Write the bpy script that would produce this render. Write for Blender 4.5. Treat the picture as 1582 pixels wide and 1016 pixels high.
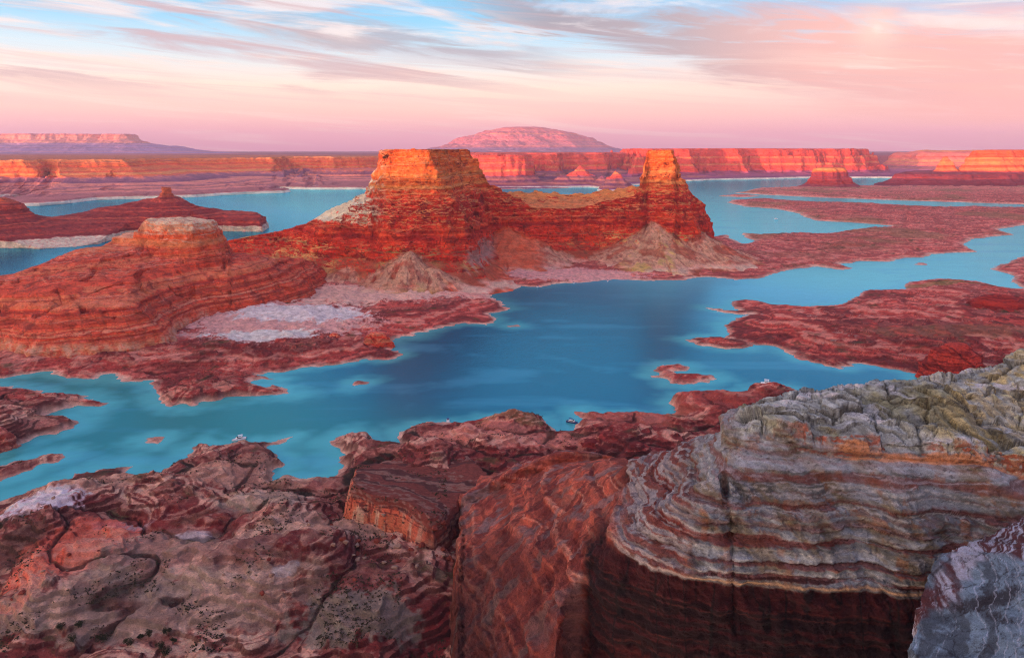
import bpy, math, random, time
import numpy as np
F4 = np.float32
T00 = time.time()
R = math.radians
scene = bpy.context.scene
for o in list(bpy.data.objects):
    bpy.data.objects.remove(o)

# ---------------------------------------------------------------- camera
CAM_Z = 200.0           # eye height above the lake
FPX = 1241.0            # focal length in photo pixels (photo 1582 x 1016)
YH, XC = 232.0, 791.0   # eye-level row, centre column
cam_d = bpy.data.cameras.new('camera')
cam = bpy.data.objects.new('camera', cam_d)
scene.collection.objects.link(cam)
cam.location = (0, 0, CAM_Z)
cam.rotation_euler = (R(90), 0, 0)
cam_d.sensor_width = 36
cam_d.lens = 36 * FPX / 1582
cam_d.shift_y = -(508 - YH) / 1582
cam_d.clip_start = 1.0
cam_d.clip_end = 120000
scene.camera = cam
scene.view_settings.view_transform = 'Standard'
scene.view_settings.look = 'None'
scene.view_settings.exposure = 0.5
scene.view_settings.gamma = 1.0
scene.cycles.max_bounces = 5
scene.cycles.diffuse_bounces = 2
scene.cycles.volume_bounces = 0
scene.cycles.use_denoising = True
scene.cycles.denoiser = 'OPENIMAGEDENOISE'
scene.cycles.denoising_input_passes = 'RGB_ALBEDO_NORMAL'
scene.cycles.denoising_prefilter = 'NONE'
scene.cycles.filter_width = 1.1

# ---------------------------------------------------------------- sun
SUN_EL, SUN_AZ = 1.45, 46.0     # low sun behind the camera's left shoulder
sd_ = bpy.data.lights.new('sun', 'SUN')
sun = bpy.data.objects.new('sun', sd_)
scene.collection.objects.link(sun)
sd_.energy = 5.0
sd_.angle = R(0.5)
sd_.color = (1.0, 0.42, 0.27)
# the light travels towards +y and +x
sun.rotation_euler = (R(90 - SUN_EL), 0, R(-SUN_AZ))

# ---------------------------------------------------------------- world
def srgb(r, g, b):
    out = []
    for c in (r, g, b):
        c = c / 255.0
        out.append(c / 12.92 if c <= 0.04045 else ((c + 0.055) / 1.055) ** 2.4)
    return tuple(out)

class NT:
    """small node-tree writer"""
    def __init__(s, tree):
        s.t = tree; s.n = tree.nodes; s.l = tree.links
    def new(s, kind, **kw):
        nd = s.n.new(kind)
        for k, v in kw.items():
            setattr(nd, k, v)
        return nd
    def put(s, sock, v):
        if isinstance(v, bpy.types.NodeSocket):
            s.l.new(v, sock)
        elif v is not None:
            if isinstance(v, (tuple, list)) and len(v) == 3 and sock.type == 'RGBA':
                v = (*v, 1)
            sock.default_value = v
    def m(s, op, a, b=None, c=None, clamp=False):
        nd = s.new('ShaderNodeMath', operation=op, use_clamp=clamp)
        s.put(nd.inputs[0], a)
        if b is not None: s.put(nd.inputs[1], b)
        if c is not None: s.put(nd.inputs[2], c)
        return nd.outputs[0]
    def mix(s, f, a, b, mode='MIX'):
        nd = s.new('ShaderNodeMix', data_type='RGBA', blend_type=mode)
        s.put(nd.inputs[0], f); s.put(nd.inputs[6], a); s.put(nd.inputs[7], b)
        return nd.outputs[2]
    def ramp(s, f, stops, interp='LINEAR'):
        nd = s.new('ShaderNodeValToRGB')
        cr = nd.color_ramp; cr.interpolation = interp
        while len(cr.elements) < len(stops): cr.elements.new(0.5)
        for e, (p, c) in zip(cr.elements, stops):
            e.position = p; e.color = (*c, 1) if len(c) == 3 else c
        s.put(nd.inputs[0], f)
        return nd.outputs[0]
    def smooth(s, x, a, b):
        nd = s.new('ShaderNodeMapRange', interpolation_type='SMOOTHSTEP')
        s.put(nd.inputs[0], x); s.put(nd.inputs[1], a); s.put(nd.inputs[2], b)
        return nd.outputs[0]
    def noise(s, vec, scale, detail=4, rough=0.55, dist=0.0, dim='3D'):
        nd = s.new('ShaderNodeTexNoise', noise_dimensions=dim)
        s.put(nd.inputs['Vector'], vec); s.put(nd.inputs['Scale'], scale)
        s.put(nd.inputs['Detail'], detail); s.put(nd.inputs['Roughness'], rough); s.put(nd.inputs['Distortion'], dist)
        return nd.outputs['Fac']
    def xyz(s, x, y, z):
        nd = s.new('ShaderNodeCombineXYZ')
        s.put(nd.inputs[0], x); s.put(nd.inputs[1], y); s.put(nd.inputs[2], z)
        return nd.outputs[0]

def build_world():
    w = bpy.data.worlds.new('World'); scene.world = w; w.use_nodes = True
    t = NT(w.node_tree)
    for nd in list(t.n): t.n.remove(nd)
    tc = t.new('ShaderNodeTexCoord')
    sep = t.new('ShaderNodeSeparateXYZ'); t.l.new(tc.outputs['Generated'], sep.inputs[0])
    dx, dy, dz = sep.outputs
    hor = t.m('SQRT', t.m('ADD', t.m('MULTIPLY', dx, dx), t.m('MULTIPLY', dy, dy)))
    el = t.m('DIVIDE', dz, t.m('MAXIMUM', hor, 0.05))          # tangent of the elevation
    az = t.m('ARCTAN2', dx, dy)                                 # 0 straight ahead, + to the right
    # clear twilight sky by elevation
    base = t.ramp(t.m('MULTIPLY', el, 2.0), [
        (0.00, srgb(232, 156, 178)), (0.04, srgb(246, 176, 182)), (0.09, srgb(254, 206, 190)),
        (0.155, srgb(255, 232, 212)), (0.235, srgb(206, 232, 242)), (0.32, srgb(134, 208, 244)), (0.46, srgb(96, 184, 238)),
        (0.7, srgb(74, 130, 196)), (1.0, srgb(44, 84, 150))])
    base = t.mix(t.m('MULTIPLY', t.smooth(az, -0.1, 0.65), 0.25), base, srgb(246, 176, 184))
    base = t.mix(t.m('MULTIPLY', t.smooth(el, 0.12, 0.2), t.m('MULTIPLY', t.smooth(az, 0.45, 0.1), t.m('MULTIPLY', t.smooth(az, -0.75, -0.35), 0.3))), base, srgb(150, 208, 240))
    # cloud sheet seen in perspective
    inv = t.m('DIVIDE', 1.0, t.m('ADD', t.m('MAXIMUM', el, 0.0), 0.09))
    cx = t.m('MULTIPLY', az, inv); cy = inv
    # streaks run slightly down to the right
    e2 = t.m('ADD', el, t.m('MULTIPLY', az, 0.10))
    v1 = t.xyz(t.m('MULTIPLY', az, 3.2), t.m('MULTIPLY', e2, 26.0), 0.0)
    n1 = t.noise(v1, 1.0, 7, 0.62, 1.1)
    v2 = t.xyz(t.m('MULTIPLY', cx, 0.9), t.m('ADD', t.m('MULTIPLY', cy, 1.7), t.m('MULTIPLY', cx, 0.35)), 3.3)
    n2 = t.noise(v2, 0.9, 6, 0.6, 0.6)
    v3 = t.xyz(t.m('MULTIPLY', az, 9.0), t.m('MULTIPLY', e2, 70.0), 7.1)
    n3 = t.noise(v3, 1.0, 5, 0.6, 0.8)
    nn = t.m('ADD', t.m('MULTIPLY', n1, 0.55), t.m('ADD', t.m('MULTIPLY', n2, 0.3), t.m('MULTIPLY', n3, 0.15)))
    white = t.m('MULTIPLY', t.smooth(nn, 0.47, 0.60), t.smooth(el, 0.03, 0.10))
    wcol = t.ramp(t.m('MULTIPLY', el, 4.0), [(0.1, srgb(250, 196, 192)), (0.4, srgb(253, 226, 210)), (0.75, srgb(250, 232, 226)), (1.0, srgb(250, 236, 232))])
    col = t.mix(t.m('MULTIPLY', white, 0.72), base, wcol)
    # grey-mauve cloud bank: right of centre, drooping towards the right
    wob = t.m('MULTIPLY', t.m('SUBTRACT', n1, 0.5), 0.16)
    up = t.m('SUBTRACT', t.m('ADD', el, wob), t.m('SUBTRACT', 0.165, t.m('MULTIPLY', t.m('ABSOLUTE', t.m('SUBTRACT', az, 0.28)), 0.22)))
    axis = t.m('SUBTRACT', 0.172, t.m('MULTIPLY', t.m('SUBTRACT', az, 0.0), 0.17))
    d1 = t.m('ABSOLUTE', t.m('SUBTRACT', t.m('ADD', el, wob), axis))
    width = t.m('ADD', 0.018, t.m('MULTIPLY', t.smooth(az, -0.05, 0.55), 0.045))
    bank = t.m('SUBTRACT', 1.0, t.smooth(t.m('DIVIDE', d1, width), 0.5, 1.35))
    bank = t.m('MULTIPLY', bank, t.m('MULTIPLY', t.smooth(az, -0.12, 0.06), t.smooth(n3, 0.2, 0.5)))
    bcol = t.ramp(t.smooth(az, -0.05, 0.6), [(0.0, srgb(148, 154, 168)), (0.35, srgb(184, 168, 172)), (0.7, srgb(238, 184, 174)), (1.0, srgb(250, 184, 172))])
    col = t.mix(t.m('MULTIPLY', bank, 0.95), col, bcol)
    # thin mauve streaks on the left
    dark = t.m('MULTIPLY', t.smooth(t.noise(t.xyz(t.m('MULTIPLY', az, 2.3), t.m('MULTIPLY', e2, 34.0), 11.7), 1.0, 6, 0.6, 0.9), 0.50, 0.64), t.m('MULTIPLY', t.smooth(el, 0.05, 0.09), t.smooth(az, 0.2, -0.15)))
    col = t.mix(t.m('MULTIPLY', dark, 0.75), col, srgb(198, 166, 170))
    col = t.mix(t.m('MULTIPLY', t.m('MULTIPLY', t.smooth(nn, 0.47, 0.36), t.smooth(az, -0.1, 0.05)), t.m('MULTIPLY', t.smooth(el, 0.07, 0.13), 0.35)), col, srgb(180, 162, 172))
    # long thin streaks everywhere, mauve and cream
    n5 = t.noise(t.xyz(t.m('MULTIPLY', az, 2.6), t.m('MULTIPLY', t.m('ADD', el, t.m('MULTIPLY', az, 0.07)), 60.0), 19.3), 1.0, 7, 0.62, 0.7)
    col = t.mix(t.m('MULTIPLY', t.m('MULTIPLY', t.smooth(n5, 0.50, 0.64), t.smooth(el, 0.035, 0.07)), 0.30), col, srgb(206, 176, 178))
    col = t.mix(t.m('MULTIPLY', t.m('MULTIPLY', t.smooth(n5, 0.48, 0.36), t.smooth(el, 0.13, 0.09)), 0.35), col, srgb(255, 232, 216))
    g1 = t.m('ABSOLUTE', t.m('SUBTRACT', t.m('ADD', el, t.m('MULTIPLY', wob, 0.5)), t.m('SUBTRACT', 0.112, t.m('MULTIPLY', az, 0.13))))
    gs = t.m('MULTIPLY', t.m('SUBTRACT', 1.0, t.smooth(g1, 0.004, 0.022)), t.m('MULTIPLY', t.smooth(az, -0.42, -0.2), t.smooth(az, 0.14, -0.05)))
    col = t.mix(t.m('MULTIPLY', gs, t.m('MULTIPLY', t.smooth(n3, 0.3, 0.55), 0.75)), col, srgb(170, 166, 176))
    # the moon behind thin cloud
    ma, me = math.atan((1355 - XC) / FPX), (YH - 45) / FPX * math.cos(math.atan((1355 - XC) / FPX))
    dd = t.m('SQRT', t.m('ADD', t.m('POWER', t.m('SUBTRACT', az, ma), 2), t.m('POWER', t.m('SUBTRACT', el, me), 2)))
    glow = t.m('POWER', t.m('SUBTRACT', 1.0, t.smooth(dd, 0.0, 0.07)), 3)
    col = t.mix(t.m('MULTIPLY', glow, 0.42), col, srgb(255, 236, 214))
    disc = t.m('SUBTRACT', 1.0, t.smooth(dd, 0.001, 0.008))
    col = t.mix(t.m('MULTIPLY', disc, 0.25), col, (1.0, 0.95, 0.85))
    # the sunset side, behind the photographer, is brighter and warmer
    saz = R(180 + SUN_AZ)
    cosb = t.m('ADD', t.m('MULTIPLY', t.m('DIVIDE', dx, hor), math.sin(saz)), t.m('MULTIPLY', t.m('DIVIDE', dy, hor), math.cos(saz)))
    back = t.m('MULTIPLY', t.smooth(cosb, -0.05, 0.95), t.smooth(el, 1.3, 0.0))
    col = t.mix(t.m('MULTIPLY', t.smooth(el, 0.35, 0.9), 0.6), col, srgb(84, 120, 178))
    col = t.mix(back, col, (3.0, 2.15, 1.75))
    # physical sky under it all
    sky = t.new('ShaderNodeTexSky', sky_type='NISHITA', sun_disc=False, sun_elevation=R(SUN_EL), sun_rotation=R(180 + SUN_AZ))
    sk = t.mix(1.0, sky.outputs[0], (0.10, 0.10, 0.10), 'MULTIPLY')
    fin = t.mix(0.97, sk, t.mix(1.0, col, (0.91, 0.875, 0.86), 'MULTIPLY'))
    bg = t.new('ShaderNodeBackground'); t.l.new(fin, bg.inputs[0]); bg.inputs[1].default_value = 1.0
    out = t.new('ShaderNodeOutputWorld'); t.l.new(bg.outputs[0], out.inputs[0])
build_world()

# ---------------------------------------------------------------- noise
def _hash(ix, iy, seed):
    h = (ix.astype(np.int64) * 374761393 + iy.astype(np.int64) * 668265263 + seed * 1442695041) & 0xFFFFFFFF
    h = ((h ^ (h >> 13)) * 1274126177) & 0xFFFFFFFF
    return (h ^ (h >> 16)) & 0xFFFF
_ang = np.linspace(0, 2 * np.pi, 256, endpoint=False)
GX, GY = np.cos(_ang).astype(F4), np.sin(_ang).astype(F4)
def perlin(x, y, seed=0):
    x = np.asarray(x, F4); y = np.asarray(y, F4)
    xi = np.floor(x); yi = np.floor(y)
    fx = x - xi; fy = y - yi
    xi = xi.astype(np.int32); yi = yi.astype(np.int32)
    u = fx * fx * fx * (fx * (fx * 6 - 15) + 10); v = fy * fy * fy * (fy * (fy * 6 - 15) + 10)
    def g(ox, oy):
        h = _hash(xi + ox, yi + oy, seed) & 255
        return GX[h] * (fx - ox) + GY[h] * (fy - oy)
    a = g(0, 0); b = g(1, 0); c = g(0, 1); d = g(1, 1)
    a = a + u * (b - a); c = c + u * (d - c)
    return (a + v * (c - a)) * F4(1.6)
def fbm(x, y, lam, octv=4, seed=0, gain=0.5):
    s = 0; a = 1.0; n = 0; k = 1.0 / lam
    for i in range(octv):
        s = s + a * perlin(x * F4(k) + F4(17.3 * i), y * F4(k) - F4(9.1 * i), seed + i * 7)
        n += a; a *= gain; k *= 2.03
    return s / n
def ridged(x, y, lam, octv=4, seed=0, gain=0.5):
    s = 0; a = 1.0; n = 0; k = 1.0 / lam
    for i in range(octv):
        p = 1 - np.abs(perlin(x * F4(k) + F4(5.3 * i), y * F4(k) + F4(3.7 * i), seed + i * 5))
        s = s + a * p * p; n += a; a *= gain; k *= 2.1
    return s / n
def cells(x, y, lam, seed=0):
    """distance to nearest and second nearest cell point, and the cell's random number"""
    x = np.asarray(x, F4) / F4(lam); y = np.asarray(y, F4) / F4(lam)
    xi = np.floor(x).astype(np.int32); yi = np.floor(y).astype(np.int32)
    f1 = np.full(x.shape, 9, F4); f2 = np.full(x.shape, 9, F4); rid = np.zeros(x.shape, F4)
    for ox in (-1, 0, 1):
        for oy in (-1, 0, 1):
            h = _hash(xi + ox, yi + oy, seed)
            px = xi + ox + (h & 255) / F4(255.0); py = yi + oy + ((h >> 8) & 255) / F4(255.0)
            d = np.sqrt((px - x) ** 2 + (py - y) ** 2).astype(F4)
            near = d < f1
            f2 = np.where(near, f1, np.minimum(f2, d))
            rid = np.where(near, ((h * 7919) & 1023) / F4(1023.0), rid)
            f1 = np.where(near, d, f1)
    return f1, f2, rid
def slabs(x, y, lam, seed=0):
    """tilted flat blocks: height, crack distance, random"""
    x = np.asarray(x, F4) / F4(lam); y = np.asarray(y, F4) / F4(lam)
    xi = np.floor(x).astype(np.int32); yi = np.floor(y).astype(np.int32)
    f1 = np.full(x.shape, 9, F4); f2 = f1.copy(); hh = 0 * x; rr = 0 * x
    for ox in (-1, 0, 1):
        for oy in (-1, 0, 1):
            h = _hash(xi + ox, yi + oy, seed)
            dx = x - (xi + ox + (h & 255) / F4(255.0)); dy = y - (yi + oy + ((h >> 8) & 255) / F4(255.0))
            d = np.maximum(np.abs(dx * .9 + dy * .3), np.abs(dy)) * 0.5 + 0.5 * np.sqrt(dx * dx + dy * dy)
            near = d < f1
            f2 = np.where(near, f1, np.minimum(f2, d))
            r = ((h * 7919) & 1023) / F4(1023.0); a = r * 6.283 * 3
            hh = np.where(near, dx * np.cos(a) + dy * np.sin(a), hh); rr = np.where(near, r, rr)
            f1 = np.where(near, d, f1)
    return hh, f2 - f1, rr
def sm(x, a, b):
    t = np.clip((x - a) / (b - a), 0, 1)
    return t * t * (3 - 2 * t)
def lerp(a, b, t): return a + (b - a) * t
_r = np.random.RandomState(5)
_tab = {}
def n1(x, seed=0):
    """1-D value noise -1..1"""
    if seed not in _tab:
        _tab[seed] = np.random.RandomState(seed + 100).uniform(-1, 1, 4096).astype(F4)
    t = _tab[seed]
    i = np.floor(x).astype(np.int32); f = x - i; f = f * f * (3 - 2 * f)
    return t[i & 4095] * (1 - f) + t[(i + 1) & 4095] * f

# ---------------------------------------------------------------- plan helpers
def PD(px, D):
    """plan point from a photo column and a distance"""
    return ((px - XC) / FPX * D, D)
def PY(px, py, z=0.0):
    """plan point of a spot seen at (px, py) standing at height z"""
    D = (CAM_Z - z) * FPX / (py - YH)
    return PD(px, D)
def ctl(pts):
    """control points (px, py, D) -> x, y, z"""
    out = []
    for px, py, D in pts:
        x, y = PD(px, D); out.append((x, y, CAM_Z - (py - YH) * D / FPX))
    return np.array(out)
def sdf(poly, x, y):
    """signed distance, positive inside"""
    p = np.asarray(poly, dtype=np.float64)
    sh = x.shape; x = x.ravel(); y = y.ravel()
    d = np.full(x.shape, 1e12, F4); ins = np.zeros(x.shape, bool)
    for (ax, ay), (bx, by) in zip(p, np.roll(p, -1, 0)):
        ex, ey = bx - ax, by - ay
        L = ex * ex + ey * ey + 1e-9
        wx = x - F4(ax); wy = y - F4(ay)
        t = np.clip((wx * F4(ex) + wy * F4(ey)) / F4(L), 0, 1)
        d = np.minimum(d, (wx - t * F4(ex)) ** 2 + (wy - t * F4(ey)) ** 2)
        if abs(ey) > 1e-9:
            c = ((y >= min(ay, by)) & (y < max(ay, by)) & (x < ax + (y - ay) * (ex / ey)))
            ins ^= c
    d = np.sqrt(d)
    return np.where(ins, d, -d).reshape(sh).astype(F4)
class TPS:
    def __init__(s, pts, smooth=0.0):
        s.p = pts[:, :2]; s.sc = np.abs(s.p).max(); q = s.p / s.sc
        n = len(q); r = np.sqrt(((q[:, None] - q[None]) ** 2).sum(-1)) + 1e-9
        K = r * r * np.log(r) + smooth * np.eye(n); P = np.c_[np.ones(n), q]
        A = np.zeros((n + 3, n + 3)); A[:n, :n] = K; A[:n, n:] = P; A[n:, :n] = P.T
        s.w = np.linalg.solve(A, np.r_[pts[:, 2], 0, 0, 0]); s.q = q; s.n = n
    def __call__(s, x, y):
        x = x / s.sc; y = y / s.sc
        o = s.w[s.n] + s.w[s.n + 1] * x + s.w[s.n + 2] * y
        for (a, b), w in zip(s.q, s.w):
            r2 = (x - a) ** 2 + (y - b) ** 2 + 1e-12
            o = o + w * 0.5 * r2 * np.log(r2)
        return o
def smin(a, b, k):
    h = np.clip(0.5 + 0.5 * (b - a) / k, 0, 1)
    return b * (1 - h) + a * h - k * h * (1 - h)
def smax(a, b, k): return -smin(-a, -b, k)

def grid_patch(field, u0, u1, nu, D0, D1, nv, M=1400, eps=0.25, hid=0.1, blur=3):
    """rows of plan points, dense where the land is steep; returns x, y arrays (nv, nu)"""
    ncu = max(40, nu // 3)
    uc = np.linspace(u0, u1, ncu); Dc = np.geomspace(D0, D1, M)
    DD, UU = np.meshgrid(Dc, uc)
    z = field((UU * DD).astype(F4), DD.astype(F4))
    v = (CAM_Z - z) / DD
    dv = np.abs(np.diff(v, axis=1))
    run = np.minimum.accumulate(v, axis=1)
    vis = (v[:, 1:] <= run[:, :-1] + 0.004)
    dl = np.diff(np.log(Dc))[None]
    w = dv * np.where(vis, 1.0, hid)
    w = w / (w.sum(1, keepdims=True) + 1e-9) + eps * dl / dl.sum()
    k = np.hanning(blur + 2)[1:-1]; k /= k.sum()
    kd = np.hanning(9)[1:-1]; kd /= kd.sum()
    w = np.apply_along_axis(lambda c: np.convolve(np.pad(c, 3, mode='edge'), kd, 'valid'), 1, w)
    w = np.apply_along_axis(lambda c: np.convolve(np.pad(c, blur // 2, mode='edge'), k, 'valid'), 0, w)
    cw = np.concatenate([np.zeros((ncu, 1)), np.cumsum(w, 1)], 1); cw /= cw[:, -1:]
    tt = np.linspace(0, 1, nv)
    rows = np.stack([np.interp(tt, cw[i], Dc) for i in range(ncu)], 1)   # nv x ncu
    u = np.linspace(u0, u1, nu)
    D = np.empty((nv, nu))
    for j in range(nv): D[j] = np.interp(u, uc, rows[j])
    return (u[None] * D).astype(F4), D.astype(F4)

def grid_normals(X, Y, Z):
    P = np.stack([X, Y, Z], -1)
    a = np.gradient(P, axis=1); b = np.gradient(P, axis=0)
    n = np.cross(a, b); n /= (np.linalg.norm(n, axis=-1, keepdims=True) + 1e-9)
    n[n[..., 2] < 0] *= -1
    return n.astype(F4)

def mesh_grid(name, X, Y, Z, keep, col, mat, kind=None, label=None, cat=None, group=None, extra=None):
    nv, nu = X.shape
    idx = np.arange(nv * nu).reshape(nv, nu)
    q = np.stack([idx[:-1, :-1], idx[:-1, 1:], idx[1:, 1:], idx[1:, :-1]], -1).reshape(-1, 4)
    if keep is not None:
        kk = keep[:-1, :-1] | keep[:-1, 1:] | keep[1:, 1:] | keep[1:, :-1]
        q = q[kk.ravel()]
    used = np.zeros(nv * nu, bool); used[q.ravel()] = True
    remap = np.cumsum(used) - 1
    q = remap[q].astype(np.int32)
    P = np.stack([X, Y, Z], -1).reshape(-1, 3)[used].astype(F4)
    me = bpy.data.meshes.new(name)
    me.vertices.add(len(P)); me.vertices.foreach_set('co', P.ravel())
    me.loops.add(q.size); me.loops.foreach_set('vertex_index', q.ravel())
    me.polygons.add(len(q)); me.polygons.foreach_set('loop_start', np.arange(0, q.size, 4, dtype=np.int32))
    me.polygons.foreach_set('loop_total', np.full(len(q), 4, np.int32))
    me.polygons.foreach_set('use_smooth', np.ones(len(q), bool))
    c = np.concatenate([np.clip(col, 0.003, 0.9).reshape(-1, 3)[used], np.ones((len(P), 1))], 1).astype(F4)
    at = me.color_attributes.new('albedo', 'FLOAT_COLOR', 'POINT'); at.data.foreach_set('color', c.ravel())
    me.update(calc_edges=True)
    me.materials.append(mat)
    o = bpy.data.objects.new(name, me); scene.collection.objects.link(o)
    if kind: o['kind'] = kind
    if label: o['label'] = label
    if cat: o['category'] = cat
    if group: o['group'] = group
    print('[%5.1fs] %s %d verts' % (time.time() - T00, name, len(P)))
    return o

ALB = 1.6
def C(r, g, b): return np.array(srgb(r, g, b), F4) * np.array((ALB, ALB * 0.97, ALB * 0.86), F4)
def CW(r, g, b): return np.array(srgb(r, g, b), F4) * F4(ALB)
def mixc(a, b, t): return a + (b - a) * t[..., None]

# ---------------------------------------------------------------- materials
def rock_mat(name, s1=0.5, s2=4.0, bump=0.6, bdist=0.6, zs=3.0, var=0.35, rough=0.85):
    m = bpy.data.materials.new(name); m.use_nodes = True
    t = NT(m.node_tree)
    bs = t.n['Principled BSDF']
    at = t.new('ShaderNodeAttribute', attribute_name='albedo')
    geo = t.new('ShaderNodeNewGeometry')
    mp = t.new('ShaderNodeMapping'); t.l.new(geo.outputs['Position'], mp.inputs[0]); mp.inputs['Scale'].default_value = (1, 1, zs)
    na = t.noise(mp.outputs[0], s1, 8, 0.65)
    nb = t.noise(mp.outputs[0], s2, 6, 0.7)
    f = t.m('ADD', t.m('MULTIPLY', na, 0.6), t.m('MULTIPLY', nb, 0.4))
    f = t.smooth(f, 0.30, 0.70)
    g = t.m('ADD', 1.0 - var, t.m('MULTIPLY', f, 2 * var))
    cc = t.new('ShaderNodeCombineXYZ')
    for i in range(3): t.l.new(g, cc.inputs[i])
    col = t.mix(1.0, at.outputs['Color'], cc.outputs[0], 'MULTIPLY')
    t.l.new(col, bs.inputs['Base Color'])
    bs.inputs['Roughness'].default_value = rough
    bs.inputs['Specular IOR Level'].default_value = 0.2
    bp = t.new('ShaderNodeBump'); bp.inputs['Strength'].default_value = bump; bp.inputs['Distance'].default_value = bdist
    t.l.new(f, bp.inputs['Height']); t.l.new(bp.outputs[0], bs.inputs['Normal'])
    return m
M_near = rock_mat('slickrock_near', 0.4, 3.2, 1.0, 0.7, 2.5, 0.45)
M_low = rock_mat('slickrock_low', 0.16, 1.3, 0.9, 1.2, 2.0, 0.45)
M_mid = rock_mat('sandstone_mid', 0.07, 0.5, 0.9, 2.5, 3.0, 0.42)
M_far = rock_mat('sandstone_far', 0.012, 0.08, 0.6, 8.0, 3.0, 0.25)
M_vfar = rock_mat('mountain_far', 0.002, 0.012, 0.5, 40.0, 2.0, 0.25)

# ---------------------------------------------------------------- shorelines, traced in plan
def L(*p): return [PY(a, b) for a, b in p]
LAND = [
 # near shore with its coves
 L((-260,800),(-60,786),(0,768),(30,762),(80,742),(120,728),(165,722),(208,714),(195,728),(188,735),(225,740),(245,738),
   (262,718),(278,712),(300,705),(295,688),(315,680),(335,684),(345,690),(365,685),(400,685),(418,684),(447,676),(441,683),(412,692),
   (425,703),(440,712),(415,728),(408,746),(425,738),(440,732),(470,738),(510,740),(526,722),(515,712),(530,705),(522,690),
   (508,683),(540,670),(570,675),(582,685),(592,693),(616,702),(622,690),(616,678),(628,665),(650,657),(690,657),(720,657),(745,650),
   (780,645),(830,645),(848,652),(850,665),(855,675),(875,676),(885,665),(892,655),(905,652),(888,640),(905,636),(925,640),(960,640),
   (1000,645),(1042,656),(1057,648),(1040,640),(1050,632),(1036,620),(1060,612),(1100,608),(1140,610),(1160,602),(1182,598),
   (1215,598),(1250,608),(1300,632),(1420,660),(1600,690),(2000,700),(2300,1300),(791,1300),(-700,1300)),
 # the middle land: butte apron and the long peninsula to the right
 L((-260,600),(-60,592),(0,588),(40,580),(70,575),(100,582),(150,587),(160,578),(180,578),(185,588),(230,590),(245,605),(243,618),
   (255,627),(290,628),(320,622),(350,615),(400,610),(457,608),(440,600),(400,595),(380,590),(395,584),(430,588),(400,576),(450,572),
   (480,565),(530,560),(560,556),(600,556),(622,550),(618,543),(600,540),(606,530),(612,523),(640,520),(655,513),(680,505),
   (720,500),(750,500),(765,492),(755,485),(786,478),(778,466),(762,458),(760,450),(790,443),(830,443),(870,438),(900,436),
   (950,432),(1000,434),(1060,432),(1085,428),(1120,430),(1140,433),(1165,430),(1190,424),(1215,418),(1240,415),(1260,411),
   (1300,418),(1322,416),(1295,408),(1330,404),(1370,404),(1400,398),(1425,398),(1440,392),(1512,389),(1495,384),(1490,376),
   (1500,370),(1565,362),(1540,354),(1600,345),(1800,342),(1900,325),(1700,323),(1582,322),(1450,320),(1340,316),(1250,312),
   (1180,308),(1130,309),(1124,313),(1150,319),(1200,323),(1235,330),(1240,334),(1262,341),(1300,343),(1350,346),(1384,350),
   (1330,353),(1270,362),(1220,361),(1180,363),(1145,359),(1150,366),(1165,372),(1148,377),(1136,372),(1120,362)) +
   [PD(1060,1750),PD(900,1800),PD(700,1850),PD(520,1800),PD(400,1700),PD(330,1650),PD(250,1450),PD(150,1350),PD(60,1250),PD(-60,1180),PD(-260,1150)],
 # low land on the right, across the bay
 L((1130,466),(1150,463),(1200,470),(1245,474),(1300,470),(1318,460),(1340,450),(1395,445),(1400,436),(1450,432),(1510,435),(1560,446),
   (1620,448),(1900,450),(1950,640),(1600,630),(1450,610),(1418,592),(1415,578),(1395,572),(1330,560),(1300,568),(1265,560),(1230,552),
   (1190,533),(1165,534),(1150,529),(1120,524),(1130,515),(1114,500),(1130,492),(1165,484),(1145,487),(1120,483),(1084,475),(1120,478),(1140,480),(1130,474)),
 L((1530,415),(1582,395),(1640,386),(1900,384),(1900,442),(1700,443),(1582,444),(1562,434),(1568,427)),
 # low land far right under the lone butte
 L((1135,298),(1180,301),(1260,305),(1400,310),(1582,316),(1900,322),(1950,300),(1900,286),(1400,288),(1300,288),(1200,290),(1165,292),(1150,296)),
 L((1105,303),(1150,301),(1175,303),(1150,305)),
 # left shore fingers
 L((-260,612),(-60,596),(0,597),(32,602),(78,603),(75,608),(130,611),(136,621),(162,627),(150,634),(115,632),(96,633),(75,640),(62,648),(110,645),
   (131,648),(110,660),(60,675),(30,690),(0,703),(-60,725),(-260,735)),
 L((-260,770),(-60,728),(0,720),(40,712),(107,697),(106,705),(60,722),(20,740),(0,746),(-60,762),(-260,800)),
 # islets
 L((1055,524),(1075,521),(1115,522),(1160,529),(1156,537),(1120,540),(1090,533)),
 L((1002,581),(1018,576),(1013,571),(1020,562),(1050,560),(1072,566),(1066,573),(1046,575),(1055,578),(1078,578),(1104,580),(1106,586),(1090,592),(1060,598),(1035,594),(1030,587)),
 L((540,593),(552,588),(577,589),(566,594),(548,598)),
 L((213,680),(232,676),(256,677),(250,684),(225,684)),
 L((780,502),(800,500),(806,503),(790,505)),
 L((1420,406),(1405,408),(1432,409),(1432,406)),
]
_ul = np.linspace(-0.86, 0.86, 620); _Dl = np.geomspace(90, 5600, 900)
_DD, _UU = np.meshgrid(_Dl, _ul, indexing='ij')
_S = np.full(_DD.shape, -1e6, F4)
for p in LAND:
    _S = np.maximum(_S, sdf(p, (_UU * _DD).astype(F4), _DD.astype(F4)))
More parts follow.
